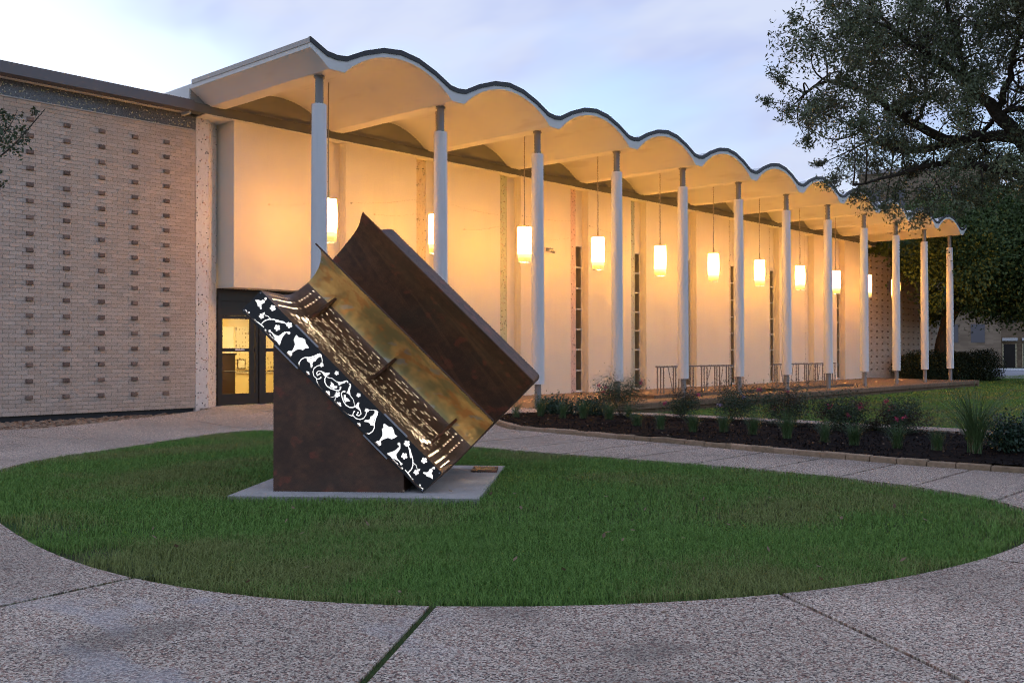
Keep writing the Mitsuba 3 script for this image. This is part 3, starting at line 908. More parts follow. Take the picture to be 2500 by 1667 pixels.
PO = [[[0.028, -0.12], [0.054, -0.092], [0.083, -0.085], [0.088, -0.059], [0.114, -0.045], [0.127, -0.065], [0.117, -0.088], [0.117, -0.108], [0.153, -0.141], [0.145, -0.15], [0.119, -0.138], [0.093, -0.145], [0.065, -0.126]], [[0.41, -0.243], [0.47, -0.242], [0.503, -0.216], [0.511, -0.156], [0.518, -0.13], [0.538, -0.13], [0.537, -0.183], [0.551, -0.221], [0.582, -0.278], [0.572, -0.286], [0.536, -0.272], [0.496, -0.278], [0.483, -0.262]], [[0.633, -0.065], [0.671, -0.07], [0.698, -0.05], [0.741, -0.034], [0.771, -0.057], [0.827, -0.066], [0.837, -0.076], [0.81, -0.103], [0.806, -0.132], [0.773, -0.152], [0.752, -0.179], [0.745, -0.218], [0.738, -0.245], [0.754, -0.268], [0.764, -0.288], [0.744, -0.290], [0.721, -0.292], [0.698, -0.285], [0.695, -0.255], [0.725, -0.232], [0.719, -0.199], [0.697, -0.149], [0.656, -0.131], [0.643, -0.104]], [[0.898, -0.165], [0.925, -0.145], [0.955, -0.096], [0.967, -0.025], [0.993, -0.024], [1.012, -0.039], [0.989, -0.056], [0.985, -0.099], [0.994, -0.122], [0.977, -0.145], [0.99, -0.171], [1.01, -0.184], [1.009, -0.211], [0.976, -0.186], [0.951, -0.178], [0.927, -0.188]], [[1.122, -0.158], [1.162, -0.144], [1.192, -0.101], [1.205, -0.115], [1.195, -0.151], [1.185, -0.167]], [[1.275, -0.162], [1.313, -0.157], [1.336, -0.167], [1.362, -0.147], [1.372, -0.163], [1.343, -0.194], [1.303, -0.206], [1.296, -0.18]], [[1.324, -0.108], [1.363, -0.081], [1.387, -0.03], [1.396, -0.055], [1.376, -0.094], [1.368, -0.126], [1.346, -0.117]], [[0.402, -0.286], [0.423, -0.275], [0.452, -0.275], [0.479, -0.275], [0.475, -0.285], [0.455, -0.293], [0.424, -0.292]], [[0.192, -0.164], [0.204, -0.136], [0.219, -0.164]], [[1.415, -0.196], [1.427, -0.172], [1.44, -0.196]]]
half = [flower(*f) for f in FL] + [LineString(p).buffer(w * 0.42, 6) for w, p in ST] + [Point(a, b).buffer(r, 8) for a, b, r in BL] + [Polygon(p).buffer(0.003) for p in PO]
half = unary_union(half).buffer(-0.0016)
holes = unary_union([half, affinity.scale(half, -1, 1, origin=(LB / 2, 0))]).simplify(0.0012)
plate = sbox(0.0, -TB, LB, 0.0).difference(holes.intersection(sbox(0.012, -TB + 0.008, LB - 0.012, -0.008)))
pm = MB()
for m in extrude(plate, 0.0, 0.006):
    v = m.vertices
    pm.add(loc(v[:, 0], v[:, 1], v[:, 2]), m.faces[:, ::-1])
put('flower_panel', pm, 'black_panel', parent=book, label='black steel fore edge with cut-out flowers and scrolls lit white from inside')
# light sheets inside
ls = put('light_sheet', MB().add(loc([0.015, LB - 0.015, LB - 0.015, 0.015], [-0.288, -0.288, -0.012, -0.012], [0.05] * 4), [(0, 1, 2, 3)]), 'white_sheet', parent=book)
scene[ls]['emitter'] = lamp(*[c * 0.5 for c in LED])
for a, b, g in ((0.03, 0.62, 4.5), (0.62, 2.23, 1.7), (2.23, LB - 0.03, 4.5)):
    ls = put('light_sheet', MB().add(loc([a, b, b, a], [-0.06] * 4, [0.09, 0.09, 1.2, 1.2]), [(0, 1, 2, 3)]), 'white_sheet', parent=book)
    scene[ls]['emitter'] = lamp(*[c * g for c in PAGE_LED])
ls = put('light_sheet', MB().add(loc([0.03, LB - 0.03, LB - 0.03, 0.03], [-0.06, -0.06, 0.22, 0.22], [1.30, 1.30, 1.36, 1.36]), [(0, 1, 2, 3)]), 'white_sheet', parent=book)
scene[ls]['emitter'] = lamp(*[c * 0.45 for c in PAGE_LED])
# boards and ends of the left block
put('back_board', book_box(0.0, LB, -TB + 0.001, -TB + 0.02, 0.008, 2.34), 'rust', parent=book)
put('end_plate', book_box(0.0, 0.012, -TB + 0.021, -0.003, 0.0065, 1.3), 'page_steel', parent=book)
put('end_plate', book_box(LB - 0.012, LB, -TB + 0.021, -0.003, 0.0065, 1.3), 'page_steel', parent=book)
for a, b, n0 in ((0.55, 0.907, 0.0015), (LB - 0.907, LB - 0.55, 0.0015), (0.541, 0.909, -TB - 0.016), (LB - 0.909, LB - 0.541, -TB - 0.016)):
    put('edge_strap', book_box(a, b, n0, n0 + 0.014, -0.012, 0.03), 'galvanised', parent=book)
bo = MB()
for u in (0.02, LB - 0.02):
    for n_ in (-0.02, -TB + 0.02):
        bo.tm(trimesh.creation.icosphere(subdivisions=1, radius=0.008).apply_translation(loc(u, n_, -0.002)))
put('corner_bolts', bo, 'galvanised', parent=book)

# the left page: flat over the block, then rising out of the gutter and curling back over it
from scipy.interpolate import CubicSpline
prof = np.array([(0.0, 0.0), (0.45, 0.0), (0.90, 0.004), (1.06, 0.035), (1.18, 0.12), (1.245, 0.23), (1.245, 0.33), (1.19, 0.43), (1.107, 0.505), (0.972, 0.585), (0.83, 0.652), (0.675, 0.705), (0.48, 0.745), (0.295, 0.767)])
cs = np.concatenate([[0], np.cumsum(np.linalg.norm(np.diff(prof, axis=0), axis=1))])
spl = CubicSpline(cs, prof)
tt = np.linspace(0, cs[-1], 400)
pp = spl(tt)
sa = np.concatenate([[0], np.cumsum(np.linalg.norm(np.diff(pp, axis=0), axis=1))])
STOT = sa[-1]


def on_page(s):
    return np.stack([np.interp(s, sa, pp[:, 0]), np.interp(s, sa, pp[:, 1])], -1)


rg = np.random.default_rng(3)
slots = []
SP = 1.36                                     # the cut-outs stop here, low on the rising part
for row, s in enumerate(np.concatenate([np.arange(0.20, 0.96, 0.062), np.arange(0.98, SP, 0.034)])):
    u = 0.33 + rg.uniform(0, 0.05)
    while u < LB - 0.33:
        ln = rg.uniform(0.018, 0.055)
        if rg.random() < (0.30 if s < 0.32 else 0.60 if s < 0.96 else 0.42):
            w = rg.uniform(0.0028, 0.005)
            wob = rg.uniform(-0.004, 0.004)
            slots.append(LineString([(s, u), (s + wob, u + ln)]).buffer(w / 2, 2))
        u += ln + rg.uniform(0.012, 0.035)
us = np.linspace(0.5, LB - 0.45, 46)
for off, ph in ((0.69, 1.4),):
    line = [(off + 0.035 * math.sin(3.1 * u + ph) + 0.018 * math.sin(9.3 * u + ph), u) for u in us]
    for i in range(0, 44, 4):
        slots.append(LineString(line[i:i + 4]).buffer(0.0042, 3))
for ub in (0.13, 0.235):
    for s in np.concatenate([np.arange(0.12, 1.0, 0.055), np.arange(1.08, SP - 0.02, 0.05)]):
        for u in (ub, LB - ub):
            slots.append(LineString([(s, u - 0.010), (s + 0.005, u + 0.010)]).buffer(0.0042, 3))
for u in (0.43, LB - 0.43):
    for s, r in ((0.50, 0.028), (0.66, 0.045), (0.82, 0.025)):
        slots.append(flower(s, u + rg.uniform(-0.05, 0.05), r, rg.uniform(0, 1)))
for u in (0.06, LB - 0.06):
    for s in np.arange(0.16, 0.95, 0.075):
        slots.append(Point(s, u).buffer(0.009, 4))
slots = unary_union(slots).simplify(0.0015)
sheet = sbox(0.0, 0.0, SP, LB).difference(slots.intersection(sbox(0.05, 0.035, SP - 0.02, LB - 0.035)))
cutl = np.concatenate([[0.0, 0.85], np.arange(0.89, SP, 0.04), [SP]])
pg = MB()
for a, b in zip(cutl[:-1], cutl[1:]):
    part = sheet.intersection(sbox(a, 0, b, LB))
    for m in extrude(part, 0.0, 0.004):
        q = on_page(m.vertices[:, 0])
        keep = np.abs(m.face_normals[:, 2]) > 0.5
        top = keep & (m.face_normals[:, 2] > 0)
        pg.add(loc(m.vertices[:, 1], q[:, 1], q[:, 0]), m.faces[top])
put('pierced_page', pg, 'page_steel', parent=book, label='brown steel page pierced with rows of lettering-like slots')
ss = np.linspace(SP, STOT, 60)
q = on_page(ss)
nrm = np.gradient(q, axis=0); nrm = np.stack([-nrm[:, 1], nrm[:, 0]], 1); nrm /= np.linalg.norm(nrm, axis=1, keepdims=True)


def curled_sheet(q, thick, u0, u1, nu=2):
    """a bent sheet of steel with edges"""
    g = np.gradient(q, axis=0); nn = np.stack([-g[:, 1], g[:, 0]], 1); nn /= np.linalg.norm(nn, axis=1, keepdims=True)
    a, b = q, q + nn * thick
    ring = np.vstack([a, b[::-1]])
    m = len(ring)
    v = np.vstack([loc(np.full(m, u), ring[:, 1], ring[:, 0]) for u in (u0, u1)])
    i = np.arange(m)
    f = [np.stack([i, (i + 1) % m, m + (i + 1) % m, m + i], 1)]
    k = len(q)
    j = np.arange(k - 1)
    cap = np.stack([j, j + 1, m - 2 - j, m - 1 - j], 1)
    f += [cap[:, ::-1], cap + m]
    return MB().add(v, np.vstack(f))


put('curled_page', curled_sheet(q, -0.008, 0.0, LB), 'bronze', 30, parent=book, label='golden bronze page curling up out of the gutter')
put('page_rim', MB().tube(loc(np.linspace(0, LB, 20), np.full(20, q[-1, 1] + 0.002), np.full(20, q[-1, 0] - 0.002)), 0.010, 8), 'rust', True, parent=book)
# gussets in the gutter
for u in (0.40, 1.45, 2.50):
    poly = Polygon([(0.86, 0.006), (1.08, 0.045), (1.18, 0.125), (1.238, 0.24), (1.22, 0.36), (1.10, 0.245), (1.02, 0.12)])
    gm = MB()
    for m in extrude(poly, u - 0.016, u + 0.016):
        v = m.vertices
        gm.add(loc(v[:, 2], v[:, 1], v[:, 0]), m.faces)
    put('gusset', gm, 'rust', parent=book)
# the right page, rising and curling towards the viewer, and the block and cover behind it
rp = np.array([(1.44, -0.02), (1.425, 0.3), (1.36, 0.64), (1.29, 0.90), (1.215, 1.08), (1.12, 1.19), (1.018, 1.255), (0.82, 1.367)])
cs2 = np.concatenate([[0], np.cumsum(np.linalg.norm(np.diff(rp, axis=0), axis=1))])
q2 = CubicSpline(cs2, rp)(np.linspace(0, cs2[-1], 48))
put('right_page', curled_sheet(q2, -0.010, 0.0, LB), 'rust', 30, parent=book)
put('page_block', book_box(0.03, LB - 0.004, -TB + 0.021, 1.12, 1.46, 1.90), 'rust', parent=book)
cv = []
r0 = 0.07
cpoly = Polygon([(0.0 + 0.0, -TB), (LB, -TB), (LB, 1.40), (0.0, 1.40)]).intersection(Polygon([(0.0, -1), (LB, -1), (LB, 2), (0, 2)]))
cpoly = cpoly.buffer(-r0).buffer(r0, 6)
cm = MB()
for m in extrude(cpoly, 1.92, 2.35):
    v = m.vertices.copy()
    n_ = v[:, 1] - np.clip(v[:, 1] - 0.9, 0, 9) / 0.5 * 0.095 * (2.35 - v[:, 2]) / 0.43
    cm.add(loc(v[:, 0], n_, v[:, 2]), m.faces[:, ::-1])
put('cover', cm, 'rust', parent=book)

# concrete pad and plaque
PC = [np.array([-7.806, -8.871]), np.array([-6.159, -11.043]), np.array([-3.75, -9.2]), np.array([-5.40, -7.03])]
pd = MB()
for m in extrude(Polygon([tuple(p) for p in PC]).buffer(-0.01).buffer(0.01), -0.12, 0.012):
    pd.tm(m)
put('sculpture_pad', pd, 'concrete', kind='structure', label='square grey concrete pad in the lawn under the book sculpture')
pl = thing('plaque', 'small dark bronze plaque on the far right corner of the concrete pad', 'plaque')
pq = [(-4.57, -9.37), (-4.37, -9.63), (-4.06, -9.37), (-4.26, -9.11)]
put('plate', MB().add([(x, y, 0.032 if i < 2 else 0.046) for i, (x, y) in enumerate(pq)] + [(x, y, 0.013) for x, y in pq], [(0, 1, 2, 3), (4, 5, 1, 0), (5, 6, 2, 1), (6, 7, 3, 2), (7, 4, 0, 3)]), 'rust', parent=pl)
ip = [(0.85 * x + 0.15 * -4.315, 0.85 * y + 0.15 * -9.37) for x, y in pq]
put('inset', MB().add([(x, y, 0.0362 if i < 2 else 0.0482) for i, (x, y) in enumerate(ip)], [(0, 1, 2, 3)]), 'black_panel', parent=pl)

# ---------------------------------------------------------------- things on the portico
BAL = [14.85, 15.05, 15.23, 15.85, 16.0, 16.2, 16.95, 17.15, 17.72, 17.9, 18.1, 18.65, 18.8, 19.0, 19.5, 19.68, 19.86, 20.3, 20.5, 20.77]
SLANT = [(15.52, 15.83), (16.68, 16.42), (18.38, 17.92), (19.25, 19.0), (20.05, 20.3)]
for i, (dx, lab) in enumerate(((0.0, 'dark metal railing on a low slab between the portico columns, nearer to the doors'), (8.33, 'dark metal railing on a low slab at the far end of the portico'))):
    t = thing('railing', lab, 'railing', 'low metal railings on the portico')
    for x in BAL:
        put('baluster', MB().box(x + dx - 0.017, x + dx + 0.017, 0.783, 0.817, 0.105, 1.02), 'rail_metal', parent=t)
    for a, b in SLANT:
        put('slanted_baluster', MB().tube([(a + dx, 0.8, 1.02), (b + dx, 0.8, 0.11)], 0.015, 6), 'rail_metal', parent=t)
    put('top_rail', MB().box(14.81 + dx, 20.80 + dx, 0.755, 0.845, 1.02, 1.075), 'rail_metal', parent=t)
    put('slab', MB().box(13.95 + dx, 21.7 + dx, 0.32, 1.28, -0.02, 0.106), 'edge_concrete', parent=t)

cc = thing('security_camera', 'small grey security camera on the stucco wall right of the third lamp', 'camera')
cx, cz = 13.28, 5.20
put('bracket', MB().box(cx - 0.10, cx - 0.04, 4.33, 4.399, cz - 0.05, cz + 0.08).box(cx - 0.10, cx + 0.16, 4.28, 4.33, cz + 0.03, cz + 0.07), 'grey_steel', parent=cc)
put('housing', MB().tube([(cx + 0.06, 4.31, cz - 0.03), (cx + 0.17, 4.21, cz - 0.08)], [0.038, 0.043], 12), 'grey_steel', parent=cc)

for j, (x0, z0, x1, z1, lab) in enumerate([(1.60, 5.55, 3.14, 5.78, 'panel above the entrance doors'), (4.4, 5.9, 6.95, 6.30, 'second stucco panel, upper of two'), (5.28, 5.66, 6.95, 5.85, 'second stucco panel, lower of two'), (8.1, 6.35, 10.7, 6.2, 'third stucco panel, upper of two'), (9.04, 5.56, 10.74, 5.82, 'third stucco panel, lower of two'), (11.9, 6.3, 14.58, 6.38, 'fourth stucco panel, upper of two'), (12.1, 5.5, 14.56, 5.75, 'fourth stucco panel, lower of two'), (15.7, 6.3, 18.4, 6.1, 'fifth stucco panel, upper of two'), (16.2, 5.4, 18.38, 5.6, 'fifth stucco panel, lower of two')]):
    p = [(x0 + (x1 - x0) * s, 4.393, z0 + (z1 - z0) * s - 0.05 * math.sin(math.pi * s)) for s in np.linspace(0, 1, 9)]
    put('cable', MB().tube(p, 0.003, 5).box(x0 - 0.02, x0 + 0.02, 4.37, 4.40, z0 - 0.02, z0 + 0.02), 'cable_tan', label='thin cable slung along the ' + lab, cat='cable', group='thin cables along the wall')
scene['cable_tan'] = principled((0.44, 0.37, 0.27), 0.6)

# things in the lobby
gt = thing('security_gate', 'round topped grey gate post just behind the glass doors with a red light', 'gate')
put('post', MB().lathe(2.56, 6.3, [(0.0, 0.11), (0.14, 0.11), (0.14, 1.15), (0.0, 1.15)], 24), 'edge_metal', 30, parent=gt)
put('dome', MB().lathe(2.56, 6.3, [(0.142, 1.151), (0.142, 1.2), (0.128, 1.28), (0.08, 1.34), (0.0, 1.36)], 24), 'door_metal', 30, parent=gt)
put('lamp', trimesh.creation.icosphere(subdivisions=1, radius=0.018).apply_translation([2.50, 6.15, 0.98]), 'petal', parent=gt)
dk = thing('cabinet', 'dark tall wooden cabinet standing inside the lobby behind the left glass door', 'cabinet')
put('body', MB().box(1.95, 2.46, 7.4, 7.9, 0.11, 1.49), 'dark_wood', parent=dk)
put('top', MB().box(1.92, 2.49, 7.36, 7.94, 1.49, 1.54), 'door_metal', parent=dk)
put('wall_rail', MB().box(4.47, 5.95, 10.54, 10.598, 0.86, 0.90), 'trim', parent=lob)
pi = thing('framed_picture', 'pale framed picture hanging under the pinned papers in the lobby', 'picture')
put('frame', MB().box(4.50, 4.80, 10.52, 10.545, 1.02, 1.34), 'dark_wood', parent=pi)
put('sheet', MB().box(4.53, 4.77, 10.51, 10.519, 1.05, 1.31), 'white_paint', parent=pi)

# ---------------------------------------------------------------- lawn grass
def blades(P, h, w, lean, az, seg2=True):
    """tapered blades: P (n, 3) roots"""
    n = len(P)
    side = np.stack([np.cos(az), np.sin(az), 0 * az], -1) * w[:, None] / 2
    fwd = np.stack([-np.sin(az), np.cos(az), 0 * az], -1)
    tip = P + fwd * (lean * h)[:, None] + np.array([0, 0, 1.0]) * (h * np.sqrt(np.clip(1 - 0.5 * lean ** 2, 0.1, 1)))[:, None]
    if not seg2:
        v = np.stack([P - side, P + side, tip], 1).reshape(-1, 3)
        return v, np.arange(3 * n).reshape(-1, 3)
    mid = P + fwd * (0.30 * lean * h)[:, None] + np.array([0, 0, 1.0]) * (0.58 * h)[:, None]
    v = np.stack([P - side, P + side, mid - side * 0.75, mid + side * 0.75, tip], 1).reshape(-1, 3)
    b = 5 * np.arange(n)[:, None]
    f = np.concatenate([b + [0, 1, 3], b + [0, 3, 2], b + [2, 3, 4]], 0)
    return v, f


def scatter(poly, n):
    x0, y0, x1, y1 = poly.bounds
    out = np.zeros((0, 2))
    while len(out) < n:
        p = np.stack([RNG.uniform(x0, x1, n), RNG.uniform(y0, y1, n)], -1)
        out = np.vstack([out, p[contains_xy(poly, p[:, 0], p[:, 1])]])
    return out[:n]


pad = Polygon([tuple(p) for p in PC]).buffer(-0.02)
lawn_in = LAWN.buffer(0.01).difference(pad)
lawn_core = LAWN.buffer(-0.085)
near = lawn_in.intersection(Point(CAM[0], CAM[1]).buffer(9.0))
far = lawn_in.difference(Point(CAM[0], CAM[1]).buffer(9.0))
pn_ = scatter(near, int(near.area * 4600))
pf_ = scatter(far, int(far.area * 2100))
p2 = np.vstack([pn_, pf_])
big = meshkit.fbm(np.stack([p2[:, 0] * 1.2, p2[:, 1] * 1.2, 0 * p2[:, 0]], -1), 4, 1)
sm = meshkit.noise(np.stack([p2[:, 0] * 7, p2[:, 1] * 7, 0 * p2[:, 0]], -1), 3)
# thin, worn turf at the left edge of the lawn
worn = np.clip((meshkit.fbm(np.stack([p2[:, 0] * 1.9, p2[:, 1] * 1.9, 0 * p2[:, 0] + 3], -1), 4, 6) - 0.42) * 4, 0, 1) * np.clip((-8.9 - p2[:, 0]) / 1.0, 0, 1) * np.clip((p2[:, 1] + 12.2) / 1.5, 0, 1)
rim = ~contains_xy(lawn_core, p2[:, 0], p2[:, 1])
rag = meshkit.noise(np.stack([p2[:, 0] * 4.5, p2[:, 1] * 4.5, 0 * p2[:, 0]], -1), 8)
keep = (RNG.random(len(p2)) > 0.85 * worn) & ~(rim & (rag < 0.58) & (RNG.random(len(p2)) < 0.88))
p2, big, sm = p2[keep], big[keep], sm[keep]
isn = np.hypot(p2[:, 0] - CAM[0], p2[:, 1] - CAM[1]) < 9.0
n_ = len(p2)
h = (0.016 + 0.022 * big + 0.016 * sm) * RNG.uniform(0.6, 1.35, n_)
h[RNG.random(n_) < 0.012] *= 1.8
w = np.where(isn, 0.0042, 0.0062) * RNG.uniform(0.7, 1.3, n_)
P3 = np.column_stack([p2, np.full(n_, -0.05)])
put('lawn_grass', blades(P3, h + 0.05, w, RNG.uniform(0.1, 1.0, n_), RNG.uniform(0, 6.283, n_)), 'grass', label='short dark green grass of the round lawn in front', cat='grass', kind='stuff')
# right lawn beyond the walk
rl = Polygon([(7.75, -1.25), (7.95, -4), (7.85, -8.7), (7.55, -12), (7.4, -16.5), (30, -11), (58, -3), (72, 4.2), (56, 4.2), (43.1, 4.0), (43.1, -1.25)])
rn = scatter(rl, 210000)
dist = np.hypot(rn[:, 0] - CAM[0], rn[:, 1] - CAM[1])
rn = rn[RNG.random(len(rn)) < np.clip(26 / dist, 0.25, 1)]
dist = np.hypot(rn[:, 0] - CAM[0], rn[:, 1] - CAM[1])
P3 = np.column_stack([rn, -0.06 + drop(rn[:, 0], rn[:, 1])])
n_ = len(rn)
put('right_lawn_grass', blades(P3, RNG.uniform(0.07, 0.13, n_), 0.012 * np.clip(dist / 24, 1, 2.6), RNG.uniform(0.1, 0.9, n_), RNG.uniform(0, 6.283, n_), False), 'grass', label='green grass of the lawn beside the portico floor', cat='grass', kind='stuff')
for wl in WIDE:
    jm = MB()
    for m in extrude(wl.buffer(0.0225, cap_style=2), -0.06, -0.014):
        jm.tm(m)
    put('joint_soil', jm, 'soil', parent=pv)
# grass that grows in the two wide joints of the paving
gp = []
for wl in WIDE:
    g = wl.buffer(0.023, cap_style=2).intersection(Polygon([(-17, -22), (0, -22), (0, 0), (-17, 0)])).difference(LAWN)
    gp.append(scatter(g, 2600))
gp = np.vstack(gp)
n_ = len(gp)
put('joint_grass', blades(np.column_stack([gp, np.full(n_, -0.016)]), RNG.uniform(0.010, 0.030, n_) * (RNG.random(n_) > 0.25), np.full(n_, 0.004), RNG.uniform(0.1, 1.0, n_), RNG.uniform(0, 6.283, n_)), 'moss', label='grass and moss growing in the wide joints of the front paving', cat='grass', kind='stuff')

# ---------------------------------------------------------------- leaves
def leaves(P, size, wid, seed=0, up=0.35):
    """diamond shaped leaves"""
    g = np.random.default_rng(seed)
    n = len(P)
    a = g.normal(size=(n, 3)); a[:, 2] -= 0.2; a /= np.linalg.norm(a, axis=1, keepdims=True)
    b = np.cross(a, g.normal(size=(n, 3)) + [0, 0, up]); b /= np.linalg.norm(b, axis=1, keepdims=True) + 1e-9
    s = size * g.uniform(0.65, 1.25, n)[:, None]
    ww = wid * g.uniform(0.7, 1.2, n)[:, None]
    v = np.stack([P - a * s / 2, P + b * ww / 2, P + a * s / 2, P - b * ww / 2], 1).reshape(-1, 3)
    k = 4 * np.arange(n)[:, None]
    return v, np.concatenate([k + [0, 1, 2], k + [0, 2, 3]], 0)


def ball_points(n, g, shell=0.5):
    d = g.normal(size=(n, 3)); d /= np.linalg.norm(d, axis=1, keepdims=True)
    return d * (g.random(n) ** shell)[:, None]


def spline3(p, n):
    p = np.asarray(p, float)
    t = np.concatenate([[0], np.cumsum(np.linalg.norm(np.diff(p, axis=0), axis=1))])
    return CubicSpline(t, p)(np.linspace(0, t[-1], n))


# ---------------------------------------------------------------- planting bed
bed = thing('planting_bed', 'planting bed of black mulch along the walk, edged with tan stones', None)
labels[bed]['kind'] = 'structure'
bx0, by0, bx1, by1 = BED.bounds
gx, gy = np.arange(bx0, bx1, 0.09), np.arange(-17.6, by1, 0.09)
v, f = grid(gx, gy, lambda x, y: 0.02 + 0.05 * meshkit.fbm(np.stack([x * 6, y * 6, 0 * x], -1), 4, 2) + 0.05 * meshkit.noise(np.stack([x * 1.3, y * 1.3, 0 * x], -1), 5) - 0.09 * sstep(3.5, 6.6, x))
cen = v[f].mean(1)
f = f[contains_xy(BED, cen[:, 0], cen[:, 1])]
put('mulch', (v, f), 'mulch', parent=bed)
cp = scatter(BED.intersection(sbox(-1, -17.4, 8, 0)), 9000)
n_ = len(cp)
cz_ = 0.055 + 0.05 * RNG.random(n_) - 0.09 * sstep(3.5, 6.6, cp[:, 0])
k = put('mulch_chips', leaves(np.column_stack([cp, cz_]), 0.06, 0.022, 4, 2.0), 'mulch', parent=bed)
labels[k] = {'kind': 'stuff'}
# edging stones along the walk
el = LineString(BEDF[::-1])
bl_ = el.length
s_ = 0.0
while s_ < bl_ - 0.2:
    ln = RNG.uniform(0.34, 0.46)
    a, b = np.array(el.interpolate(s_).coords[0]), np.array(el.interpolate(min(s_ + ln, bl_)).coords[0])
    s_ += ln
    d = (b - a) / (np.linalg.norm(b - a) + 1e-9); nn = np.array([-d[1], d[0]])
    w0, hh = RNG.uniform(0.062, 0.080), RNG.uniform(0.066, 0.086)
    a, b = a + d * 0.006, b - d * 0.006
    cc_ = []
    for ins, z in ((0.0, -0.05), (0.0, hh - 0.014), (0.014, hh)):
        for p, su in ((a, 1), (b, -1)):
            pass
        q_ = [a + d * ins - nn * (w0 - ins), b - d * ins - nn * (w0 - ins), b - d * ins + nn * (w0 - ins), a + d * ins + nn * (w0 - ins)]
        cc_ += [(x + RNG.uniform(-.004, .004), y + RNG.uniform(-.004, .004), z + RNG.uniform(-.004, .004)) for x, y in q_]
    fq = [(8, 9, 10, 11)]
    for r_ in range(2):
        for i in range(4):
            j = (i + 1) % 4
            fq.append((4 * r_ + i, 4 * r_ + j, 4 * r_ + 4 + j, 4 * r_ + 4 + i))
    put('edging_stone', MB().add(cc_, fq), 'edging_stone', parent=bed)

NTH = ['first', 'second', 'third', 'fourth', 'fifth', 'sixth', 'seventh', 'eighth', 'ninth', 'tenth', 'eleventh', 'twelfth', 'thirteenth', 'fourteenth', 'fifteenth', 'sixteenth']
TUFT = [[3.06, -3.27, 0.40], [3.86, -3.31, 0.44], [3.76, -4.07, 0.32], [3.85, -4.59, 0.34], [3.8, -5.35, 0.44], [5.45, -4.69, 0.34], [2.72, -6.84, 0.36], [2.25, -7.72, 0.38], [2.4, -8.34, 0.34], [2.62, -8.88, 0.36], [2.32, -9.64, 0.38], [2.1, -10.4, 0.42], [1.95, -11.16, 0.36], [1.78, -11.73, 0.32], [1.76, -12.42, 0.38], [1.52, -13.11, 0.38]]


def tuft_mesh(x, y, z, h, n, spread, seed, wid=0.008, nseg=5):
    g = np.random.default_rng(seed)
    mb = MB()
    for i in range(n):
        az = g.uniform(0, 6.283); L_ = h * g.uniform(0.65, 1.2); out = spread * g.uniform(0.15, 1.0)
        t = np.linspace(0, 1, nseg)
        r_ = out * L_ * t ** 1.6
        zz = L_ * (t - 0.32 * out * t ** 3)
        c = np.stack([x + 0.03 * g.normal() + r_ * math.cos(az), y + 0.03 * g.normal() + r_ * math.sin(az), z + zz], -1)
        s = np.array([-math.sin(az), math.cos(az), 0]) * wid / 2
        wv = (1 - 0.85 * t)[:, None]
        v = np.stack([c - s * wv, c + s * wv], 1).reshape(-1, 3)
        k = 2 * np.arange(nseg - 1)[:, None]
        mb.add(v, np.concatenate([k + [0, 1, 3], k + [0, 3, 2]], 0))
    return mb


for i, (x, y, hh) in enumerate(TUFT):
    t = thing('grass_tuft', f'small tuft of ornamental grass in the black mulch, {NTH[i]} along the bed from the sculpture', 'ornamental grass', 'small grass tufts in the planting bed')
    zb = 0.05 - 0.09 * float(sstep(3.5, 6.6, x))
    put('blades', tuft_mesh(x, y, zb, hh * (0.95 + 0.45 * random.random()), 110 + int(150 * random.random()), 0.55 + 0.55 * random.random(), 100 + i), 'tuft_leaf', parent=t)
    put('dry_base', tuft_mesh(x, y, zb, hh * 0.35, 40, 0.9, 300 + i), 'litter', parent=t)
t = thing('tall_grass_clump', 'tall arching clump of long bladed grass near the right edge of the bed', 'ornamental grass')
put('blades', tuft_mesh(1.64, -13.6, 0.05, 1.08, 260, 1.0, 77, 0.014, 9), 'tuft_leaf', parent=t)
put('dry_base', tuft_mesh(1.64, -13.6, 0.05, 0.28, 60, 0.9, 78, 0.012), 'litter', parent=t)


def shrub(name, label, x, y, z, h, r, nleaf, mat, seed, petals=0, size=0.04, nst=12, pm='petal', cat='shrub', group=None):
    g = np.random.default_rng(seed)
    t = thing(name, label, cat, group)
    tips, st = [], MB()
    for i in range(nst):
        az = g.uniform(0, 6.283); o = r * g.uniform(0.25, 1.25); top = h * g.uniform(0.45, 1.15)
        p = [(x + 0.03 * g.normal(), y + 0.03 * g.normal(), z), (x + 0.35 * o * math.cos(az), y + 0.35 * o * math.sin(az), z + 0.45 * top), (x + o * math.cos(az), y + o * math.sin(az), z + top)]
        c = spline3(p, 7)
        st.tube(c, np.linspace(0.006, 0.002, 7), 5, False); tips.append(c)
    put('stems', st, 'bark', parent=t)
    c = np.stack(tips)
    nleaf = int(nleaf * 1.9)
    i = g.integers(0, nst, nleaf); s = g.uniform(0.35, 1.0, nleaf) ** 0.7
    j = np.clip((s * 6).astype(int), 0, 5); fr_ = s * 6 - j
    P = c[i, j] * (1 - fr_)[:, None] + c[i, j + 1] * fr_[:, None] + g.normal(size=(nleaf, 3)) * r * 0.26
    put('foliage', leaves(P, size, size * 0.55, seed), mat, parent=t)
    for q_ in range(petals):
        b = c[g.integers(0, nst), -1] + g.normal(size=3) * 0.03
        put('flower', leaves(b + g.normal(size=(26, 3)) * 0.022, 0.042, 0.034, seed + q_), pm, parent=t)
    return t


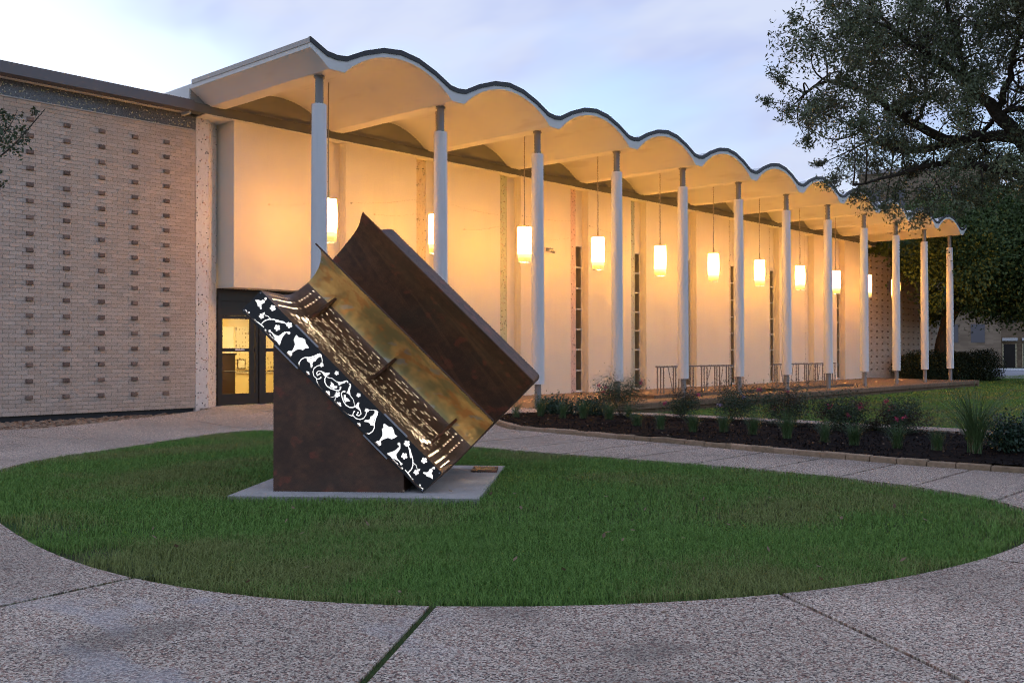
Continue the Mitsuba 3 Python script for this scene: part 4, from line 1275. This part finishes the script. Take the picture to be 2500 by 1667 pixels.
ROSE = [(5.84, -4.2, 0.92, 0.52, 2600, 7, 'petal', 'tall open rose bush with pink flowers in front of the fourth column'),
        (5.64, -6.02, 0.62, 0.42, 1700, 2, 'petal', 'rose bush with few flowers in front of the fifth column'),
        (6.38, -6.88, 0.66, 0.58, 2600, 2, 'pale_petal', 'wide rose bush with a pale lilac flower at the back of the bed'),
        (5.67, -8.65, 0.66, 0.62, 3000, 3, 'petal', 'rose bush with pink flowers in front of the seventh column'),
        (4.46, -10.26, 0.66, 0.52, 2800, 5, 'petal', 'dense rose bush with red flowers left of the small low seedling'),
        (4.87, -10.72, 0.24, 0.18, 500, 0, 'petal', 'small low seedling shrub between two rose bushes'),
        (4.9, -11.35, 0.56, 0.46, 2600, 6, 'petal', 'rose bush with red flowers, last before the tall grass clump')]
for i, (x, y, hh, r_, nl, np_, pm_, lab) in enumerate(ROSE):
    shrub('rose_bush', lab, x, y, -0.02, hh, r_, nl, 'rose_leaf', 500 + i, np_, 0.042, 14, pm_, 'rose bush', 'rose bushes in the planting bed')
for i, (x, y, hh, r_, lab) in enumerate([(5.34, -2.62, 0.25, 0.46, 'low dark leafy shrub nearest to the portico at the left end of the bed'), (5.87, -3.23, 0.24, 0.55, 'low dark leafy shrub behind the grass tufts below the tall rose bush'), (2.51, -13.9, 0.40, 0.42, 'low dark glossy shrub at the right edge of the bed'), ]):
    shrub('leafy_shrub', lab, x, y, -0.02 if x > 4 else 0.04, hh, r_, 1500, 'dark_leaf', 600 + i, 0, 0.065, 16, cat='shrub')

# ---------------------------------------------------------------- live oak on the right
OAK= [[1.16,-14.66,4.25,0.37],[2.9,-13.46,8.1,0.35],[2.15,-14.85,4.17,0.13],[-0.06,-14.44,7.75,0.28],[3.55,-13.39,4.39,0.29],[0.47,-13.46,6.27,0.28],[2.21,-14.42,7.16,0.26],[0.79,-13.06,4.46,0.29],[0.64,-14.77,5.65,0.37],[3.22,-11.67,4.03,0.15],[1.59,-13.36,7.69,0.44],[2.04,-13.87,6.42,0.29],[0.19,-11.43,5.21,0.22],[2.38,-14.35,7.91,0.34],[3.01,-11.84,5.52,0.4],[0.72,-15.55,4.46,0.13],[2.18,-13.96,4.27,0.34],[1.3,-13.03,3.64,0.24],[1.22,-13.83,3.68,0.13],[0.08,-15.68,6.8,0.13],[2.23,-14.65,4.29,0.26],[-0.74,-12.7,5.86,0.39],[-0.31,-15.27,6.37,0.35],[1.12,-14.92,6.6,0.46],[2.45,-13.26,5.04,0.37],[-0.59,-14.68,7.73,0.13],[1.3,-13.66,3.98,0.32],[3.05,-12.05,5.7,0.46],[2.01,-11.32,4.43,0.22],[-0.71,-14.01,6.42,0.37],[1.82,-12.84,4.45,0.23],[1.45,-13.05,5.7,0.44],[0.34,-13.79,5.88,0.4],[-0.96,-12.97,5.99,0.3],[0.27,-15.13,7.14,0.43],[0.53,-14.52,6.98,0.28],[2.32,-11.1,7.42,0.24],[3.08,-14.64,7.78,0.4],[1.89,-12.36,4.83,0.32],[1.54,-14.35,4.26,0.36],[1.35,-15.25,6.39,0.32],[-0.05,-13.01,6.64,0.24],[3.03,-14.79,8.34,0.29],[0.19,-14.39,6.86,0.36],[2.03,-12.49,7.2,0.42],[0.33,-12.65,6.4,0.24],[2.29,-15.06,6.01,0.32],[0.98,-13.59,4.38,0.3],[0.33,-15.21,5.52,0.51],[0.15,-14.83,5.69,0.36],[2.07,-12.97,7.9,0.32],[3.19,-11.88,5.08,0.22],[-0.14,-14.47,7.04,0.42],[2.24,-10.91,4.72,0.13],[1.77,-15.1,7.32,0.3],[0.24,-12.85,5.63,0.39],[1.34,-13.64,8.39,0.13],[0.65,-13.32,5.18,0.3],[2.4,-13.27,8.31,0.3],[2.51,-13.23,7.99,0.43],[2.79,-13.95,8.85,0.28],[1.87,-12.11,6.41,0.33],[0.97,-14.42,3.79,0.13],[0.33,-13.87,3.52,0.13],[-0.55,-13.1,6.66,0.36],[0.26,-14.46,4.07,0.22],[-0.24,-12.73,6.0,0.35],[2.02,-13.02,8.46,0.21],[1.17,-14.8,6.27,0.46],[2.14,-9.99,5.95,0.13],[0.65,-13.69,5.52,0.49],[1.48,-12.88,8.3,0.13],[3.02,-13.83,6.66,0.35],[2.19,-15.12,5.16,0.26],[-0.88,-14.47,7.31,0.27],[-0.71,-12.5,5.67,0.45],[1.33,-12.65,7.81,0.31],[2.32,-12.36,6.86,0.27],[1.14,-12.67,5.22,0.23],[-0.59,-13.09,5.84,0.33],[-0.82,-13.7,5.92,0.22],[0.43,-13.96,7.06,0.49],[3.16,-13.96,5.61,0.29],[1.5,-15.09,4.22,0.13],[0.8,-13.88,7.81,0.47],[2.83,-13.18,5.57,0.28],[0.12,-13.12,5.94,0.26],[0.86,-13.08,5.78,0.45],[-0.48,-12.16,5.97,0.45],[1.78,-15.35,6.62,0.13],[0.61,-14.68,3.87,0.25],[0.07,-14.15,6.62,0.39],[1.45,-12.54,4.04,0.4],[0.88,-14.91,5.8,0.38],[-0.04,-14.76,6.23,0.36],[3.3,-14.6,5.01,0.4],[2.59,-14.93,7.38,0.3],[1.29,-14.59,6.51,0.42],[3.22,-12.05,5.42,0.47],[2.32,-11.93,5.86,0.26],[3.61,-13.05,4.98,0.5],[-0.59,-13.01,5.03,0.25],[0.62,-12.27,5.82,0.29],[0.02,-11.38,5.62,0.19],[3.21,-15.09,5.83,0.13],[1.26,-15.42,7.4,0.13],[1.43,-10.91,6.96,0.13],[3.46,-15.08,7.75,0.13],[0.32,-13.01,7.61,0.13],[1.43,-14.17,7.67,0.36],[-0.18,-12.03,5.19,0.3],[0.32,-15.21,6.0,0.36],[-0.56,-13.64,6.76,0.46],[1.75,-13.18,6.85,0.49],[1.17,-13.53,8.03,0.25],[1.62,-12.85,6.44,0.47],[2.61,-14.88,5.07,0.26],[3.35,-14.59,4.4,0.13],[1.19,-12.03,3.99,0.13],[0.57,-13.66,4.02,0.3],[2.14,-14.33,5.77,0.39],[1.8,-13.38,3.92,0.24],[1.64,-12.67,4.27,0.24],[2.03,-14.43,7.37,0.34],[2.26,-14.33,7.25,0.29],[0.78,-14.98,4.27,0.37],[2.31,-13.84,6.01,0.44],[2.43,-14.3,8.73,0.13],[3.5,-13.26,6.17,0.43],[2.22,-11.69,4.77,0.42],[2.69,-12.5,4.18,0.3],[3.02,-13.69,7.29,0.43],[3.68,-14.31,5.53,0.38],[-0.3,-12.12,4.98,0.33],[1.21,-13.93,6.31,0.48],[-0.26,-12.48,6.4,0.44],[1.85,-11.97,6.35,0.26],[3.15,-11.46,4.33,0.22],[1.9,-12.57,7.52,0.26],[3.88,-13.62,4.46,0.3],[1.72,-14.99,5.66,0.5],[0.97,-12.42,4.38,0.3],[3.11,-11.92,6.15,0.48],[1.27,-14.87,6.26,0.44],[0.4,-12.57,5.54,0.36],[0.23,-14.69,5.96,0.38],[3.55,-13.2,4.77,0.3],[1.65,-15.07,6.19,0.41],[-0.3,-12.53,5.39,0.35],[0.62,-11.49,4.84,0.13],[1.97,-14.73,5.42,0.37],[1.77,-10.98,5.31,0.2],[0.55,-14.04,5.85,0.26],[0.84,-13.18,6.89,0.42],[0.32,-13.78,4.73,0.41],[3.21,-14.7,8.22,0.39],[1.88,-15.36,5.91,0.13],[3.1,-12.77,5.71,0.34],[0.97,-11.71,5.38,0.45],[-0.29,-12.71,4.7,0.32],[2.09,-12.36,6.4,0.47],[1.18,-14.49,6.04,0.31],[1.62,-13.55,4.37,0.32],[2.37,-13.82,7.34,0.4],[1.53,-14.33,4.67,0.46],[2.77,-15.08,4.86,0.16],[2.89,-15.19,8.14,0.13],[0.97,-13.99,6.11,0.44],[2.83,-12.95,6.4,0.22],[1.06,-14.86,3.86,0.15],[2.6,-15.05,8.24,0.13],[0.17,-15.3,7.38,0.13],[2.18,-11.99,6.85,0.43],[3.81,-13.75,5.41,0.42],[2.45,-15.05,5.73,0.29],[2.68,-13.45,7.27,0.34],[1.36,-13.65,7.05,0.26],[0.34,-14.36,6.15,0.33],[0.56,-13.97,5.21,0.31],[1.33,-14.96,5.61,0.31],[-0.34,-12.65,4.66,0.3],[-0.95,-13.39,6.69,0.43],[2.04,-12.94,6.35,0.36],[1.39,-12.89,6.74,0.25],[0.75,-13.87,5.34,0.22],[-1.04,-13.62,6.66,0.22],[0.27,-14.59,6.61,0.27],[2.35,-13.43,7.35,0.26],[1.98,-12.2,4.94,0.48],[1.87,-14.83,5.12,0.5]]
T2= [[43.78,-0.21,6.97,1.61],[44.36,1.67,6.8,1.61],[45.8,0.44,5.69,0.6],[51.93,1.36,6.38,0.9],[43.34,1.42,5.67,0.73],[48.57,-0.05,8.15,0.83],[51.22,1.04,5.54,0.54],[51.0,1.29,10.01,1.48],[51.96,4.0,10.84,0.77],[50.88,4.93,10.66,0.54],[47.4,2.93,5.08,0.69],[46.11,1.91,8.39,1.53],[43.44,0.81,7.21,1.25],[46.41,4.54,7.58,0.54],[48.65,3.12,7.91,1.54],[50.2,3.68,4.13,0.54],[51.29,4.24,10.65,0.62],[42.69,4.03,7.66,0.54],[44.59,2.35,2.89,0.54],[45.32,5.58,8.04,0.54],[46.68,1.32,10.16,0.71],[46.72,1.98,6.23,0.63],[49.89,2.52,6.37,0.54],[52.21,4.43,8.67,1.44],[49.04,-0.03,8.59,0.69],[45.75,-0.49,10.53,0.54],[44.49,-0.35,8.04,1.4],[48.91,2.15,8.66,1.69],[44.0,0.94,8.89,1.26],[49.36,1.32,6.97,1.38],[47.25,5.54,8.8,0.54],[43.82,0.13,6.08,0.58],[49.83,4.86,8.8,1.52],[49.11,-0.28,10.15,0.54],[42.97,2.82,9.09,0.54],[52.12,1.62,8.47,1.52],[49.24,1.91,9.54,1.38],[52.44,1.29,6.75,1.04],[48.21,4.26,8.94,1.23],[50.57,3.31,6.82,0.93],[46.61,-0.48,6.81,0.99],[47.72,-0.01,8.88,1.17],[53.13,1.96,7.2,1.55],[51.47,0.17,9.31,0.54],[47.57,3.37,7.41,0.91],[45.84,-0.36,7.46,1.43],[50.62,2.43,9.88,1.55],[50.76,4.0,4.13,0.54],[49.66,-0.26,9.58,0.54],[44.52,2.44,6.45,0.85],[50.63,0.14,10.84,0.54],[47.94,3.88,7.86,1.36],[47.15,3.88,7.48,0.92],[50.75,3.05,8.37,1.14],[45.22,0.26,5.16,0.54],[43.57,1.19,4.44,0.54],[50.97,1.74,5.15,0.54],[47.64,3.34,8.53,1.34],[48.9,1.21,10.33,0.84],[48.44,2.86,9.73,1.11]]
T3=[[46.7,-3.12,6.81,1.47],[50.64,1.93,6.95,0.54],[47.48,-1.59,6.56,1.65],[48.77,-2.58,5.25,1.4],[52.43,-2.14,2.53,0.67],[52.89,-2.91,3.19,0.54],[49.64,-3.93,10.89,0.54],[47.33,-3.07,6.29,1.02],[53.51,1.37,4.15,1.19],[53.93,-1.9,10.26,1.3],[54.21,1.03,10.96,0.9],[46.27,-0.2,5.97,1.05],[50.61,-0.56,4.45,1.04],[53.19,-0.21,6.0,1.42],[48.73,0.51,4.29,0.89],[51.67,-1.35,8.4,1.12],[46.48,-2.28,7.09,1.18],[54.59,-0.59,5.84,1.29],[47.08,-1.02,4.11,1.17],[54.53,0.47,10.96,0.97],[49.38,1.06,3.55,0.54],[54.41,1.73,11.61,0.54],[53.12,1.53,5.78,0.93],[54.92,2.94,5.72,0.54],[53.74,2.31,10.63,0.62],[48.91,1.58,7.95,0.54],[51.91,-0.97,5.04,1.34],[51.42,0.26,8.1,1.4],[53.3,1.06,4.95,1.02],[49.23,0.76,2.61,0.54],[46.88,-2.03,2.29,0.54],[47.61,-3.36,4.46,1.36],[46.96,-0.99,9.45,1.4],[53.08,-2.42,6.18,0.88],[48.55,-3.36,11.01,0.54],[47.37,-3.23,8.08,1.3],[49.47,-1.93,2.48,0.54],[50.77,1.54,8.81,0.81],[48.62,1.31,6.91,0.54],[52.56,1.79,7.53,1.04],[54.44,-0.23,11.37,0.56],[48.51,-0.57,10.74,0.54],[50.35,-3.72,2.15,0.54],[49.47,-1.61,9.27,1.57],[49.43,1.34,9.48,0.54],[51.54,-1.46,10.7,0.86],[53.91,-0.94,10.3,1.04],[48.64,0.06,3.11,0.78],[51.23,-1.36,6.07,1.64],[53.77,-0.25,6.46,1.37],[52.95,-2.99,7.24,0.54],[49.42,1.11,6.61,0.66],[51.51,-3.2,10.46,0.54],[55.98,-0.7,2.99,0.99],[50.79,-2.12,3.08,1.1],[56.06,-1.36,6.88,1.31],[47.23,-2.3,7.07,1.3],[48.94,0.89,10.84,0.54],[47.75,-3.95,2.48,0.54],[50.72,-3.43,11.3,0.54],[54.42,-0.98,4.41,1.46],[54.98,1.5,7.68,1.03],[49.94,-0.94,3.02,0.54],[53.37,-1.56,11.48,0.54],[48.21,-3.16,3.43,1.26],[46.31,-3.71,10.06,0.79],[51.61,-2.18,2.01,0.54],[53.07,-2.94,4.1,0.54],[49.36,-1.33,4.07,1.12],[50.71,0.31,7.23,1.25],[52.33,-0.19,8.29,1.03],[51.95,-1.57,3.9,1.64],[51.28,-3.21,7.96,0.54],[50.1,0.49,8.76,1.6],[51.3,0.58,4.57,1.33],[54.16,-1.82,11.37,0.58],[51.79,-3.12,5.05,0.54],[52.71,-1.5,9.58,1.32],[54.3,-0.16,8.9,1.53],[48.87,-2.1,6.93,1.01],[49.75,-3.64,9.33,0.54],[46.95,-1.05,6.2,1.25],[53.49,0.3,5.56,1.02],[47.1,0.02,4.69,0.94],[52.13,1.28,10.72,0.8]]
LBR= [[-10.73,-10.74,3.16,0.07],[-10.79,-10.41,3.0,0.07],[-10.92,-10.65,2.96,0.03],[-10.78,-10.66,3.31,0.03],[-10.81,-10.4,3.25,0.03],[-10.77,-10.78,3.04,0.09],[-10.75,-10.63,3.19,0.09],[-10.48,-10.51,3.4,0.03],[-10.86,-10.72,3.19,0.08],[-10.75,-10.37,3.22,0.06],[-10.87,-10.81,3.02,0.05],[-10.89,-10.89,3.09,0.07],[-10.62,-10.49,3.08,0.06],[-10.6,-10.6,3.14,0.05],[-10.79,-10.8,3.26,0.03],[-10.88,-10.74,3.04,0.06],[-10.64,-10.63,3.16,0.06],[-10.74,-10.86,3.23,0.06],[-10.93,-10.62,3.13,0.03],[-10.83,-10.43,2.9,0.03],[-10.8,-10.51,3.3,0.03],[-10.64,-10.64,3.22,0.05],[-10.85,-10.89,3.05,0.06],[-10.87,-10.64,3.03,0.09],[-10.78,-10.64,3.21,0.05],[-10.92,-10.89,3.08,0.09],[-10.9,-10.77,2.73,0.03],[-10.87,-10.78,2.84,0.03],[-10.92,-10.78,2.76,0.04],[-10.74,-10.34,2.85,0.07],[-10.89,-10.65,2.87,0.03],[-10.71,-10.48,2.83,0.04]]
# the rest of the crown, on the far side of the trunk
gk = np.random.default_rng(77)
for q in ball_points(420, gk, 0.4):
    x, y, z = 4.2 + 3.6 * q[0], -16.2 + 3.2 * q[1], 6.0 + 1.9 * q[2]
    if y < -18.9 + 0.255 * (x + 13.6) and z > 4.0 and sum(o[4:] == [] and o[3] > 0.6 for o in OAK) < 150:
        OAK.append([round(x, 2), round(y, 2), round(z, 2), 0.62])
LIMB = {
    'K': [[2.5, -14.6, 3.7], [3.2, -15.6, 4.5], [4.2, -16.6, 5.2], [5.0, -17.2, 6.2]],
    'L': [[2.38, -14.49, 4.02], [3.0, -15.2, 5.0], [3.9, -15.6, 6.0], [4.6, -15.8, 7.0]],
    'M': [[2.9, -15.2, 4.2], [3.0, -16.4, 4.9], [2.9, -17.4, 5.6]],
    'trunk': [[3.0, -15.62, -0.1], [2.96, -15.56, 0.6], [2.91, -15.15, 2.1], [2.62, -14.71, 3.39], [2.38, -14.49, 4.02]],
    'A': [[2.38, -14.49, 4.02], [1.91, -14.22, 4.56], [1.63, -13.93, 4.99], [1.2, -13.62, 5.48], [0.83, -13.36, 5.73], [0.37, -12.98, 6.05]],
    'B': [[2.39, -14.6, 4.14], [2.28, -14.12, 4.68], [2.29, -13.53, 4.84], [2.24, -13.0, 4.79], [2.15, -12.43, 4.75], [1.76, -11.89, 5.08]],
    'C': [[2.29, -13.53, 4.84], [1.81, -13.02, 4.84], [1.42, -12.7, 5.09], [0.98, -12.35, 5.43], [0.58, -12.05, 5.58], [0.23, -11.66, 5.42]],
    'E': [[2.49, -14.74, 3.69], [1.89, -14.22, 4.08], [1.51, -13.73, 4.24], [1.23, -13.21, 4.31], [0.84, -12.66, 4.11], [0.58, -12.24, 4.02]],
    'F': [[2.47, -14.07, 5.19], [2.59, -13.72, 5.19], [2.64, -13.26, 4.81], [2.43, -12.8, 4.57]],
    'G': [[1.42, -12.7, 5.09], [1.19, -12.89, 5.42], [1.05, -12.78, 5.8]],
    'H': [[1.49, -12.84, 4.99], [1.53, -12.96, 5.44], [1.48, -12.92, 6.0]],
    'I': [[1.63, -13.93, 4.99], [1.32, -14.26, 5.75], [1.19, -14.41, 6.29]],
    'J': [[1.2, -13.62, 5.48], [0.79, -13.61, 6.13], [0.51, -13.48, 6.82]]}
LRAD = {'trunk': (0.36, 0.19), 'A': (0.13, 0.035), 'B': (0.12, 0.03), 'C': (0.085, 0.02), 'E': (0.085, 0.012), 'F': (0.05, 0.015), 'G': (0.035, 0.012), 'H': (0.035, 0.012), 'I': (0.06, 0.02), 'J': (0.05, 0.02), 'K': (0.12, 0.03), 'L': (0.12, 0.03), 'M': (0.08, 0.02)}
oak = thing('live_oak', 'large live oak with spreading limbs reaching in from the right in front of the portico', 'tree')
LP = {}
for nm, p in LIMB.items():
    c = spline3(p, 18)
    c[1:-1] += np.random.default_rng(len(nm) + len(p)).normal(size=(16, 3)) * 0.018
    LP[nm] = c
    put('trunk' if nm == 'trunk' else 'limb', MB().tube(c, np.linspace(*LRAD[nm], 18), 9), 'bark', True, parent=oak)
allp = np.vstack([c for k, c in LP.items() if k != 'trunk'])
g = np.random.default_rng(21)
tw, lv = MB(), []
for (x, y, z, r_) in OAK:
    c = np.array([x, y, z])
    d = np.linalg.norm(allp - c, axis=1) + 0.3 * g.random(len(allp))
    a = allp[np.argmin(d)]
    mid = (a + c) / 2 + g.normal(size=3) * 0.12 + [0, 0, 0.08]
    st = spline3([a, mid, c], 8)
    tw.tube(st, np.linspace(0.016, 0.005, 8), 5, False)
    n_ = int(3000 * r_ ** 1.6) + 80
    ntw = 7
    dirs = g.normal(size=(ntw, 3)); dirs[:, 2] *= 0.7; dirs += 0.6 * (c - a) / (np.linalg.norm(c - a) + 1e-6); dirs /= np.linalg.norm(dirs, axis=1, keepdims=True)
    for q_ in dirs:
        e = c + q_ * r_ * 1.25 + [0, 0, -0.10 * r_]
        tw.tube(np.stack([c - q_ * 0.1 * r_, (c + e) / 2 + g.normal(size=3) * 0.03, e]), [0.004, 0.003, 0.0015], 4, False)
    i = g.integers(0, ntw, n_)
    s = g.random(n_)[:, None] * 1.3
    lv.append(c + dirs[i] * r_ * s * 1.1 + g.normal(size=(n_, 3)) * r_ * 0.23)
put('twigs', tw, 'bark', parent=oak)
lv = np.vstack(lv)
put('crown', leaves(lv, 0.070, 0.025, 8), 'oak_leaf', parent=oak)


# ---------------------------------------------------------------- background trees, hedge, small branch on the left
def back_tree(label, cl, trunk, r0, per, size, seed):
    g = np.random.default_rng(seed)
    t = thing('background_tree', label, 'tree')
    for i, p in enumerate(trunk):
        c = spline3(p, 10)
        put('trunk' if i == 0 else 'limb', MB().tube(c, np.linspace(r0 * (1 if i == 0 else 0.6), r0 * 0.4, 10), 9), 'bark', True, parent=t)
    P = []
    for (x, y, z, r_) in cl:
        if z < (4.2 if seed == 42 else 3.2):
            continue
        n_ = int(per * r_ ** 1.6)
        P.append(np.array([x, y, z]) + g.normal(size=(n_, 3)) * r_ * [0.62, 0.62, 0.5] + g.normal(size=(1, 3)) * 0.2)
    put('crown', leaves(np.vstack(P), size, size * 0.6, seed), 'far_leaf', parent=t)


back_tree('dark tree standing past the end of the far brick wing', T2, [[[48.98, 2.62, -0.4], [49.0, 2.61, 2.83], [49.06, 2.28, 4.43], [48.86, 2.33, 7.09], [48.9, 2.4, 10]], [[49.05, 2.45, 3.4], [49.27, 1.58, 4.9], [49.5, 0.5, 6.6]], [[49.0, 2.5, 3.8], [48.6, 3.6, 5.4], [48.0, 4.0, 7.5]]], 0.52, 1000, 0.24, 41)
back_tree('drooping dark green tree at the right edge over the far lawn', T3, [[[51.2, -4.7, -0.5], [51.1, -4.6, 3], [50.8, -4.2, 6], [50.6, -3.8, 10]], [[51.1, -4.6, 4], [50.4, -3.2, 6.0], [50.0, -2.0, 7.5]]], 0.5, 1000, 0.23, 42)
hg = thing('hedge', 'dark clipped hedge along the foot of the far brick wing behind the last columns', 'hedge')
g = np.random.default_rng(9)
HP = []
for i in range(34):
    s = i / 33
    x, y = 45.6 + 8.0 * s, 3.6 - 2.2 * s
    rr, hh = g.uniform(0.9, 1.15), g.uniform(1.55, 1.95)
    b = ball_points(1100, g, 0.25)
    HP.append(np.array([x, y, 0.55]) + b * [rr, rr, (hh - 0.25) * 0.75])
put('foliage', leaves(np.vstack(HP), 0.11, 0.065, 5), 'hedge_leaf', parent=hg)
st = MB()
for i in range(12):
    s = i / 11
    st.tube([(45.6 + 8 * s, 3.6 - 2.2 * s, -0.35), (45.6 + 8 * s + 0.1, 3.6 - 2.2 * s, 0.9)], 0.04, 6)
put('stems', st, 'bark', parent=hg)

sb = thing('crape_myrtle', 'small tree whose thin leafy branch reaches in at the left edge', 'tree')
base = np.array([-11.25, -10.35, 0])
put('trunk', MB().tube(spline3([[-11.55, -10.15, -0.05], [-11.5, -10.2, 1.2], [-11.2, -10.36, 2.3], [-10.92, -10.52, 2.8]], 12), np.linspace(0.05, 0.02, 12), 8), 'bark', True, parent=sb)
B1 = spline3([[-10.92, -10.52, 2.8], [-10.82, -10.58, 2.95], [-10.71, -10.64, 3.07], [-10.62, -10.7, 3.2], [-10.52, -10.79, 3.37]], 12)
B2 = spline3([[-10.82, -10.58, 2.95], [-10.77, -10.63, 3.13], [-10.73, -10.67, 3.22], [-10.69, -10.71, 3.34]], 8)
put('limb', MB().tube(B1, np.linspace(0.009, 0.003, 12), 6).tube(B2, np.linspace(0.006, 0.002, 8), 6), 'bark', True, parent=sb)
g = np.random.default_rng(13)
P = []
bb = np.vstack([B1, B2])
tw = MB()
for (x, y, z, r_) in LBR:
    c = np.array([x, y, z])
    a = bb[np.argmin(np.linalg.norm(bb - c, axis=1))]
    tw.tube(np.stack([a, (a + c) / 2 + [0, 0, 0.01], c]), [0.003, 0.0025, 0.0015], 4, False)
    P.append(c + g.normal(size=(30, 3)) * r_ * 0.55)
put('twigs', tw, 'bark', parent=sb)
put('crown', leaves(np.vstack(P), 0.033, 0.018, 14), 'rose_leaf', parent=sb)

# ---------------------------------------------------------------- buildings beyond the road, tall block behind the canopy
FA = math.radians(74.0)
FD, FT = np.array([math.sin(FA), math.cos(FA), 0]), np.array([math.cos(FA), -math.sin(FA), 0])
FO = np.array([CAM[0], CAM[1], 0.0])


def far_box(t0, t1, f0, f1, z0, z1):
    c = np.array([[t, f_, z] for t in (t0, t1) for f_ in (f0, f1) for z in (z0, z1)], float)
    return MB().add(FO + c[:, :1] * FT + c[:, 1:2] * FD + c[:, 2:] * EZ, BOXF)


put('road', far_box(-90, 90, 77, 112, -0.6, -0.305), 'asphalt', kind='structure', label='pale grey road beyond the right lawn')
put('road_kerb', far_box(-90, 90, 112, 112.4, -0.5, -0.14), 'white_paint', kind='structure', label='pale kerb on the far side of the road')
fb = thing('brick_building', 'low tan brick building with dark doors and white lintels across the road', 'building')
put('wall', far_box(-16, 22, 131, 142, -0.4, 9.5), 'far_brick', parent=fb)
put('roof', far_box(-16.3, 22.3, 130.7, 142.3, 9.5, 9.8), 'fascia_metal', parent=fb)
for a, b in ((-5.75, -3.9), (0.7, 1.95), (2.8, 4.3), (8.0, 9.6)):
    put('door', far_box(a, b, 130.93, 131.2, -0.3, 2.45), 'door_metal', parent=fb)
    put('frame', far_box(a - 0.12, a - 0.01, 130.9, 131.2, -0.3, 2.5).add(*far_box(b + 0.01, b + 0.12, 130.9, 131.2, -0.3, 2.5).mesh()), 'cream_wall', parent=fb)
    put('lintel', far_box(a - 0.15, b + 0.25, 130.6, 131.2, 2.85, 3.2), 'white_paint', parent=fb)
for a in (-4.6, 1.2, 6.0):
    put('window', far_box(a, a + 1.1, 130.95, 131.2, 5.0, 6.2), 'fascia_metal', parent=fb)
tb = thing('tall_building', 'tall brown building rising above the far end of the canopy behind the oak', 'building')
TA = math.radians(69.6)
TD, TT = np.array([math.sin(TA), math.cos(TA), 0]), np.array([math.cos(TA), -math.sin(TA), 0])


def tall_box(t0, t1, f0, f1, z0, z1):
    c = np.array([[t, f_, z] for t in (t0, t1) for f_ in (f0, f1) for z in (z0, z1)], float)
    return MB().add(FO + c[:, :1] * TT + c[:, 1:2] * TD + c[:, 2:] * EZ, BOXF)


put('wall', tall_box(-4.6, 9, 112, 124, -0.4, 20.6), 'far_brick', parent=tb)
put('roof', tall_box(-4.8, 9.2, 111.8, 124.2, 20.6, 21.0), 'edge_metal', parent=tb)
for i in range(5):
    for j in range(5):
        put('window', tall_box(-3.8 + 2.5 * i, -2.5 + 2.5 * i, 111.94, 112.2, 2.5 + 3.6 * j, 4.4 + 3.6 * j), 'fascia_metal', parent=tb)
sg = thing('road_sign', 'small white and blue sign beside the last column across the lawn', 'sign')
so = FO + FT * -3.18 + FD * 72
put('post', MB().tube([so + [0, 0, -0.4], so + [0, 0, 1.95]], 0.03, 8), 'grey_steel', parent=sg)
def sign_box(t0, t1, f0, f1, z0, z1):
    c = np.array([[t, f_, z] for t in (t0, t1) for f_ in (f0, f1) for z in (z0, z1)], float)
    return MB().add(so + c[:, :1] * FT + c[:, 1:2] * FD + c[:, 2:] * EZ, BOXF)
put('plate', sign_box(-0.17, 0.17, -0.06, -0.04, 1.5, 1.9), 'white_paint', parent=sg)
put('symbol', sign_box(-0.07, 0.07, -0.065, -0.061, 1.6, 1.75), 'sign_blue', parent=sg)
scene['sign_blue'] = principled((0.06, 0.10, 0.35), 0.5)

bl = scatter(BED.intersection(sbox(-1, -15.5, 8, 0)), 150)
put('bed_litter', leaves(np.column_stack([bl, 0.085 + 0.02 * RNG.random(150) - 0.09 * sstep(3.5, 6.6, bl[:, 0])]), 0.05, 0.03, 31, 3.0), 'litter', label='dry leaves lying on the black mulch of the bed', cat='leaves', kind='stuff')

# a few fallen leaves on the turf and paving
fl = scatter(Polygon([(-10.3, -13.5), (-9, -15.2), (-6, -16.6), (-4.5, -16.4), (-3, -14), (-9, -7)]), 46)
put('fallen_leaves', leaves(np.column_stack([fl, np.where(contains_xy(LAWN, fl[:, 0], fl[:, 1]), 0.045, 0.008)]), 0.055, 0.035, 3, 4.0), 'litter', label='dry fallen leaves scattered on the front lawn and paving', cat='leaves', kind='stuff')
